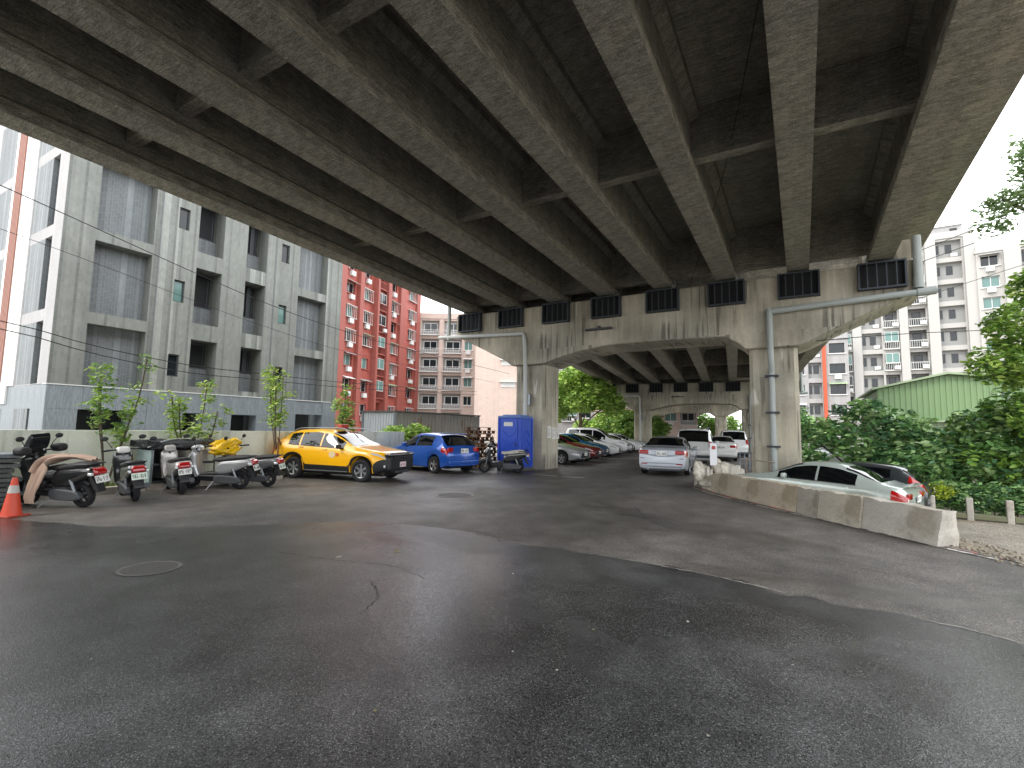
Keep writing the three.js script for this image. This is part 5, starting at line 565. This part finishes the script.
// ---------------------------------------------------------------- things on the left
{ const t = thing('traffic_cone', 'orange traffic cone with grey reflective band', 'traffic cone', [-11.8, 0, -3.06], 0.4); mesh('base', RB(0.36, 0.03, 0.36, 0.01, 0, 0.015, 0), S({ color: 0xa9402a, roughness: 0.6 }), t); mesh('cone', new THREE.LatheGeometry([[0.145, 0.03], [0.135, 0.06], [0.078, 0.40], [0.056, 0.53], [0.038, 0.64], [0.028, 0.66], [0.02, 0.65]].map(([a, b]) => new THREE.Vector2(a, b)), 28), S({ color: 0xcf4a30, roughness: 0.5 }), t); mesh('reflective_band', new THREE.LatheGeometry([[0.0815, 0.40], [0.0595, 0.53]].map(([a, b]) => new THREE.Vector2(a, b)), 28), S({ color: 0xb9b6b0, roughness: 0.6 }), t); }
{ const r = RNG(401); for (let i = 0; i < 11; i++) { const w = 1.5 + r() * 0.4, o = thing('stone_slab', ['grey stone slab lying lowest in the stack by the cone', 'grey stone slab near the bottom of the stack by the cone', 'grey slab third from the bottom of the stack', 'grey slab fourth from the bottom of the stack', 'grey slab fifth from the bottom of the stack', 'grey slab in the middle of the stack by the cone', 'grey slab seventh from the bottom of the stack', 'grey slab eighth from the bottom of the stack', 'grey slab third from the top of the stack', 'grey slab just under the top of the stack', 'pale slab topmost on the stack by the cone'][i], 'slab', [-13.5 + (r() - 0.5) * 0.1, 0.02 + i * 0.09 + (i > 8 ? 0.01 : 0), -2.6 + (r() - 0.5) * 0.2], (r() - 0.5) * 0.08, 'stacked grey slabs by the cone'); const g = uvm(RB(0.85 + r() * 0.12, 0.075, w, 0.012, 0, 0.04, 0)); const m = mesh('slab', g, S({ map: tStone, color: i === 10 ? 0xffffff : [0xc9c4ba, 0xb3aea6, 0xd2cec6][i % 3], roughness: 0.9 }), o); mesh('spacer', B(-0.3, 0.3, 0.0775, 0.089, 0.2, 0.26), M.wood, o); } }
{ const t = thing('beige_jacket', 'beige cloth jacket draped over the black scooter seat', 'jacket', [-12.6, -0.03, -3.9]); t.rotation.y = Math.atan2(-0.36, -0.93);
  const c = new THREE.CatmullRomCurve3([[-0.78, 0.93, 0.02], [-0.45, 1.0, -0.02], [-0.12, 0.96, -0.12], [0.04, 0.80, -0.30], [0.10, 0.52, -0.36], [0.16, 0.28, -0.37], [0.16, 0.12, -0.36]].map((p) => V(...p))), n = 46, m = 22, P = [], ix = []; const wv = [0.10, 0.15, 0.19, 0.17, 0.14, 0.12, 0.11];
  for (let i = 0; i <= n; i++) { const u = i / n, q = c.getPoint(u), T = c.getTangent(u), side = Math.abs(T.y) > 0.6 ? V(1, 0, 0) : V(0, 0, 1), k = sstep(0.35, 0.55, u), S1 = V(0, 0, 1).lerp(V(1, 0, 0), k).normalize(), N1 = T.clone().cross(S1).normalize(), w = wv[Math.min(6, Math.round(u * 6))] * 0.5 + prof(wv.map((x, j) => [j / 6, x]), 0.1)(u) * 0.5; for (let j = 0; j < m; j++) { const a = j / m * Math.PI * 2, fold = 1 + 0.5 * (fbm(j / m + 0.1, u, 8, 3, 411, 8) - 0.5), th = 0.028 * (1 + 0.9 * (vn(j / m * 9, u * 7, 9, 415) - 0.5)); const v = q.clone().addScaledVector(S1, Math.cos(a) * w * fold).addScaledVector(N1, Math.sin(a) * th * (1 + 0.8 * Math.sin(Math.cos(a) * 9 + u * 5))); P.push(v.x, v.y, v.z); } }
  for (let i = 0; i < n; i++) for (let j = 0; j < m; j++) { const a = i * m + j, b = i * m + (j + 1) % m; ix.push(a, b, a + m, b, b + m, a + m); } const g = new THREE.BufferGeometry(); g.setAttribute('position', new THREE.Float32BufferAttribute(P, 3)); g.setIndex(ix); g.computeVertexNormals(); mesh('cloth', g, S({ color: 0xb29a8a, roughness: 0.95, side: THREE.DoubleSide }), t);
  mesh('sleeve', tube([[-0.3, 1.0, -0.1], [-0.05, 0.99, -0.2], [0.12, 0.9, -0.30], [0.18, 0.7, -0.36]], 0.055, 14, 10), S({ color: 0xa58d7e, roughness: 0.95 }), t); }
{ const m = lump('yellow_raincoat', 'crumpled yellow plastic raincoat hung on the pearl grey scooter', [-13.3, 1.02, -7.5], [0.3, 0.24, 0.34], 23, PH({ color: 0xe3b60c, roughness: 0.35, clearcoat: 0.3 }), 1.5); m.userData.category = 'raincoat'; }
{ // covered street cart
  const t = thing('street_cart', 'cart under a black tarpaulin between the silver and pearl scooters', 'cart', [-14.1, 0, -6.75]);
  mesh('side_panel', RB(0.7, 0.85, 0.04, 0.01, 0, 0.55, 0.78), S({ color: 0x8fa2a2, roughness: 0.5 }), t); mesh('counter', [RB(0.7, 0.05, 1.5, 0.01, 0, 0.62, 0), RB(0.66, 0.05, 1.5, 0.01, 0, 0.2, 0)], M.plasticG, t); mesh('back_panel', RB(0.03, 0.8, 1.5, 0.01, -0.34, 0.6, 0), M.plastic, t);
  for (const [x, z] of [[0.33, 0.74], [0.33, -0.74], [-0.33, 0.74], [-0.33, -0.74]]) mesh('leg', rod([x, 0, z], [x, 1.05, z], 0.02), M.steel, t);
  mesh('box', RB(0.5, 0.3, 0.55, 0.02, 0.05, 0.8, -0.3), S({ color: 0xb9b4aa, roughness: 0.8 }), t); mesh('box', RB(0.5, 0.34, 0.6, 0.02, 0.06, 0.4, -0.2), S({ color: 0x8c867c, roughness: 0.8 }), t); mesh('bucket', new THREE.CylinderGeometry(0.13, 0.1, 0.28, 16).translate(0.1, 0.78, 0.35), S({ color: 0x3a3d40, roughness: 0.5 }), t);
  const g = new THREE.BoxGeometry(0.95, 0.16, 1.85, 18, 5, 30), p = g.attributes.position; for (let k = 0; k < p.count; k++) { const n = fbm(p.getX(k) / 4 + 0.5, p.getZ(k) / 4 + p.getY(k) / 4 + 0.5, 20, 4, 421, 8) - 0.5; p.setXYZ(k, p.getX(k) * (1 + 0.2 * n), p.getY(k) * (1 - 0.4 * Math.abs(p.getX(k))) + 0.16 * n - 0.05 * Math.abs(p.getX(k)), p.getZ(k) * (1 + 0.15 * n)); } g.computeVertexNormals(); const tp = mesh('tarpaulin', g.translate(0, 1.14, 0), S({ color: 0x22262a, roughness: 0.45 }), t); mesh('rope', tube([[0.5, 1.1, -0.9], [0.2, 1.24, -0.3], [0.3, 1.23, 0.4], [0.5, 1.05, 0.95]], 0.012, 20, 5), M.offw, tp); }
{ // ribbed metal container
  const t = thing('metal_container', 'weathered ribbed metal container shed beyond the blue hatchback', 'container', [-18.2, 0, -18.9]);
  const ribs = (len, n, h) => { const pts = []; for (let i = 0; i < n; i++) { const a = len * i / n, w = len / n; pts.push([a, 0], [a + w * 0.3, 0], [a + w * 0.45, -0.05], [a + w * 0.8, -0.05], [a + w * 0.95, 0]); } pts.push([len, 0], [len, 0.06], [0, 0.06]); return uvm(prism(pts, h, 0, h / 2).rotateX(-Math.PI / 2)); };
  const end = ribs(2.3, 12, 2.4); end.translate(-2.3, 0, 0); const mm = S({ color: 0xa9adb0, roughness: 0.6 }); mesh('end_wall', end, mm, t);
  const side = ribs(7.6, 26, 2.4).rotateY(Math.PI / 2).translate(0.0, 0, 0); mesh('side_wall', side, S({ map: tRust, roughness: 0.75 }), t);
  mesh('roof', [B(-2.42, 0.14, 2.42, 2.5, -7.7, 0.14)], S({ color: 0x55524d, roughness: 0.7 }), t); mesh('inner', B(-2.29, -0.07, 0, 2.4, -7.6, -0.07), M.rust, t); for (const [x, z] of [[0.03, 0.03], [-2.3, 0.03], [0.03, -7.6]]) mesh('corner_post', B(x - 0.06, x + 0.06, 0, 2.42, z - 0.06, z + 0.06), M.steel, t); }
{ // pallets
  const r = RNG(501), board = uvm(new THREE.BoxGeometry(1.05, 0.022, 0.1)), block = uvm(new THREE.BoxGeometry(0.1, 0.085, 0.1)), runner = uvm(new THREE.BoxGeometry(0.1, 0.022, 0.85)); const mats = [M.wood, S({ map: tWood, color: 0xd8c7b2, roughness: 0.85 }), S({ map: tWood, color: 0xb09a88, roughness: 0.9 })];
  const ord = ['lowest', 'second', 'third', 'fourth', 'fifth', 'sixth', 'seventh', 'eighth', 'ninth', 'tenth', 'eleventh', 'topmost'];
  for (let i = 0; i < 12; i++) { const t = thing('wooden_pallet', i === 0 ? 'wooden pallet lowest in the stack beside the blue toilet' : i === 11 ? 'wooden pallet topmost in the stack beside the blue toilet' : `wooden pallet ${ord[i]} from the ground in the stack beside the blue toilet`, 'pallet', [-12.15 + (r() - 0.5) * 0.16 - (i > 7 ? 0.12 : 0), i * 0.142, -18.0 + (r() - 0.5) * 0.16], (r() - 0.5) * 0.3 + (i > 6 ? 0.5 * (i % 2) : 0), 'pallets stacked by the pier'); const m = mats[i % 3];
    for (let k = 0; k < 5; k++) { const b = mesh('board', board, mats[(i + k) % 3], t); b.position.set(0, 0.129, -0.38 + k * 0.19); } for (const x of [-0.45, 0, 0.45]) { for (const z of [-0.36, 0, 0.36]) { const b = mesh('block', block, m, t); b.position.set(x, 0.0755, z); } const q = mesh('runner', runner, m, t); q.position.set(x, 0.022, 0); } } }
{ const t = thing('storage_crate', 'white plastic crate with orange sack between hatchback and pallets', 'crate', [-11.9, 0, -16.6], 0.3); mesh('crate', new THREE.CylinderGeometry(0.36, 0.28, 0.62, 4, 1, true).rotateY(Math.PI / 4).translate(0, 0.31, 0), S({ color: 0xcfd0cc, roughness: 0.6, side: THREE.DoubleSide }), t); mesh('rim', new THREE.TorusGeometry(0.35, 0.03, 6, 4).rotateX(Math.PI / 2).rotateY(0).translate(0, 0.62, 0), S({ color: 0xcfd0cc, roughness: 0.6 }), t); const g = new THREE.SphereGeometry(0.26, 18, 12), p = g.attributes.position; for (let k = 0; k < p.count; k++) { const n = 1 + 0.5 * (fbm(p.getX(k) + 0.5, p.getZ(k) + p.getY(k) + 0.5, 8, 3, 433, 8) - 0.5); p.setXYZ(k, p.getX(k) * n, p.getY(k) * n * 0.6, p.getZ(k) * n); } g.computeVertexNormals(); mesh('sack', g.translate(0, 0.66, 0), S({ color: 0xc4653f, roughness: 0.7 }), t); }
{ // portable toilet
  const bl = S({ color: 0x1e49b8, roughness: 0.42 }), t = thing('portable_toilet', 'blue portable toilet cabin beside the left pier column', 'toilet cabin', [-9.93, 0, -17.15]);
  mesh('base', RB(1.06, 0.14, 1.06, 0.02, 0, 0.08, 0), M.plasticG, t); mesh('shell', B(-0.48, 0.48, 0.15, 2.08, -0.48, 0.48), bl, t); mesh('roof', [RB(1.06, 0.1, 1.06, 0.04, 0, 2.12, 0), RB(0.8, 0.08, 0.8, 0.04, 0, 2.18, 0)], S({ color: 0x5474b4, roughness: 0.45 }), t);
  for (const [x, z] of [[0.49, 0.49], [-0.49, 0.49], [0.49, -0.49], [-0.49, -0.49]]) mesh('corner_post', RB(0.08, 1.95, 0.08, 0.03, x, 1.12, z), bl, t);
  const d = mesh('door', RB(0.74, 1.8, 0.03, 0.01, 0, 1.1, 0.49), bl, t); for (let i = 0; i < 4; i++) for (const s of [-1, 1]) mesh('relief_rib', RB(0.36, 0.05, 0.03, 0.012).rotateZ(s * 0.75).translate(s * 0.17, 0.45 + i * 0.34, 0.51), bl, d); mesh('handle', RB(0.03, 0.14, 0.04, 0.01, 0.3, 1.05, 0.52), M.plastic, d); mesh('sign', RB(0.4, 0.16, 0.012, 0.003, -0.04, 1.84, 0.512), M.white, d);
  const s = mesh('side_panel', RB(0.03, 1.8, 0.8, 0.01, 0.49, 1.1, 0), bl, t); for (let i = 0; i < 4; i++) for (const q of [-1, 1]) mesh('relief_rib', RB(0.03, 0.05, 0.4, 0.012).rotateX(q * 0.75).translate(0.51, 0.45 + i * 0.34, q * 0.18), bl, s); }
// fallen leaves and litter on the tarmac
{ const r = RNG(601), g = softPrism([[0, 0], [0.03, 0.02], [0.045, 0.055], [0.02, 0.085], [0, 0.095], [-0.02, 0.085], [-0.04, 0.05], [-0.028, 0.02]], 0.006, 0.001).rotateX(-Math.PI / 2); [[-4.7, -4.95], [-5.1, -4.35], [-1.9, -3.3], [-1.55, -4.0], [-1.5, -3.2], [-4.3, -1.6], [-2.2, -2.2], [-3.2, -2.4], [-0.9, -4.6], [-6.0, -3.6], [-0.5, -3.0], [-2.9, -5.0], [0.3, -4.9], [-0.1, -4.2]].forEach(([x, z], i) => { const m = mesh('fallen_leaf', g, S({ color: [0x7f7a5c, 0x9a968a, 0xa8a59a][i % 3], roughness: 0.8 })); m.position.set(x, 0.009, z); m.rotation.y = r() * 6; m.rotation.x = 0.15; m.scale.setScalar(0.12 + 0.16 * r() + (i < 2 ? 0.6 : 0)); tag(m, i < 2 ? ['curled yellow leaf on the damp patch of dark asphalt, nearer the road seam', 'yellow leaf lying on dark asphalt left of the damp patch'][i] : 'small pale leaf scrap lying on the dark asphalt', 'leaf', 'fallen leaves on the asphalt'); }); }
// ---------------------------------------------------------------- overhead wires
const wire = (lab, pts, r = 0.012) => tag(mesh('overhead_wire', tube(pts, r, 40, 5), M.wire), lab, 'wire', 'overhead wires');
wire('highest black cable crossing the grey facade', [[-16, 8.9, 6], [-16, 7.13, -3.35], [-16, 5.94, -9.7], [-16, 5.45, -14.5], [-16, 5.3, -20], [-18, 5.6, -30]]);
wire('upper of two low cables crossing the stone base', [[-16, 4.6, 3], [-16, 3.95, -3.61], [-16, 3.64, -5.39], [-16, 3.42, -7.7], [-16, 3.4, -9.88], [-16.5, 3.5, -15], [-18, 4, -26]]);
wire('lower of two low cables crossing the stone base', [[-16.1, 4.4, 3], [-16.1, 3.78, -3.61], [-16.1, 3.45, -5.39], [-16.1, 3.2, -7.7], [-16.1, 3.2, -9.88], [-16.6, 3.3, -15], [-18, 3.8, -26]]);
wire('faint middle cable crossing the grey facade', [[-16.3, 7.2, 6], [-16.3, 6.2, -3.4], [-16.3, 5.2, -9.7], [-16.3, 4.7, -15], [-18, 4.8, -28]], 0.007);
wire('thin cable hanging diagonally under the deck', [[0.0, 8.3, -6.2], [-1.4, 7.75, -12], [-3.3, 6.75, -17.85]], 0.008);
wire('cable running from the right pier column to the right', [[-0.08, 4.62, -18.3], [3.2, 4.95, -20], [8.5, 5.2, -22.5], [16, 5.6, -26]], 0.012);
wire('upper of three sloping cables in the sky at right', [[8.9, 17.2, -52], [17, 19.4, -50], [30, 23, -48]], 0.03);
wire('middle of three sloping cables in the sky at right', [[8.9, 16.2, -52], [17, 18.2, -50], [30, 21.6, -48]], 0.03);
wire('lowest of three sloping cables in the sky at right', [[8.9, 13.2, -52], [17, 15.2, -50], [30, 18.4, -48]], 0.022);

renderer.render(scene, camera);
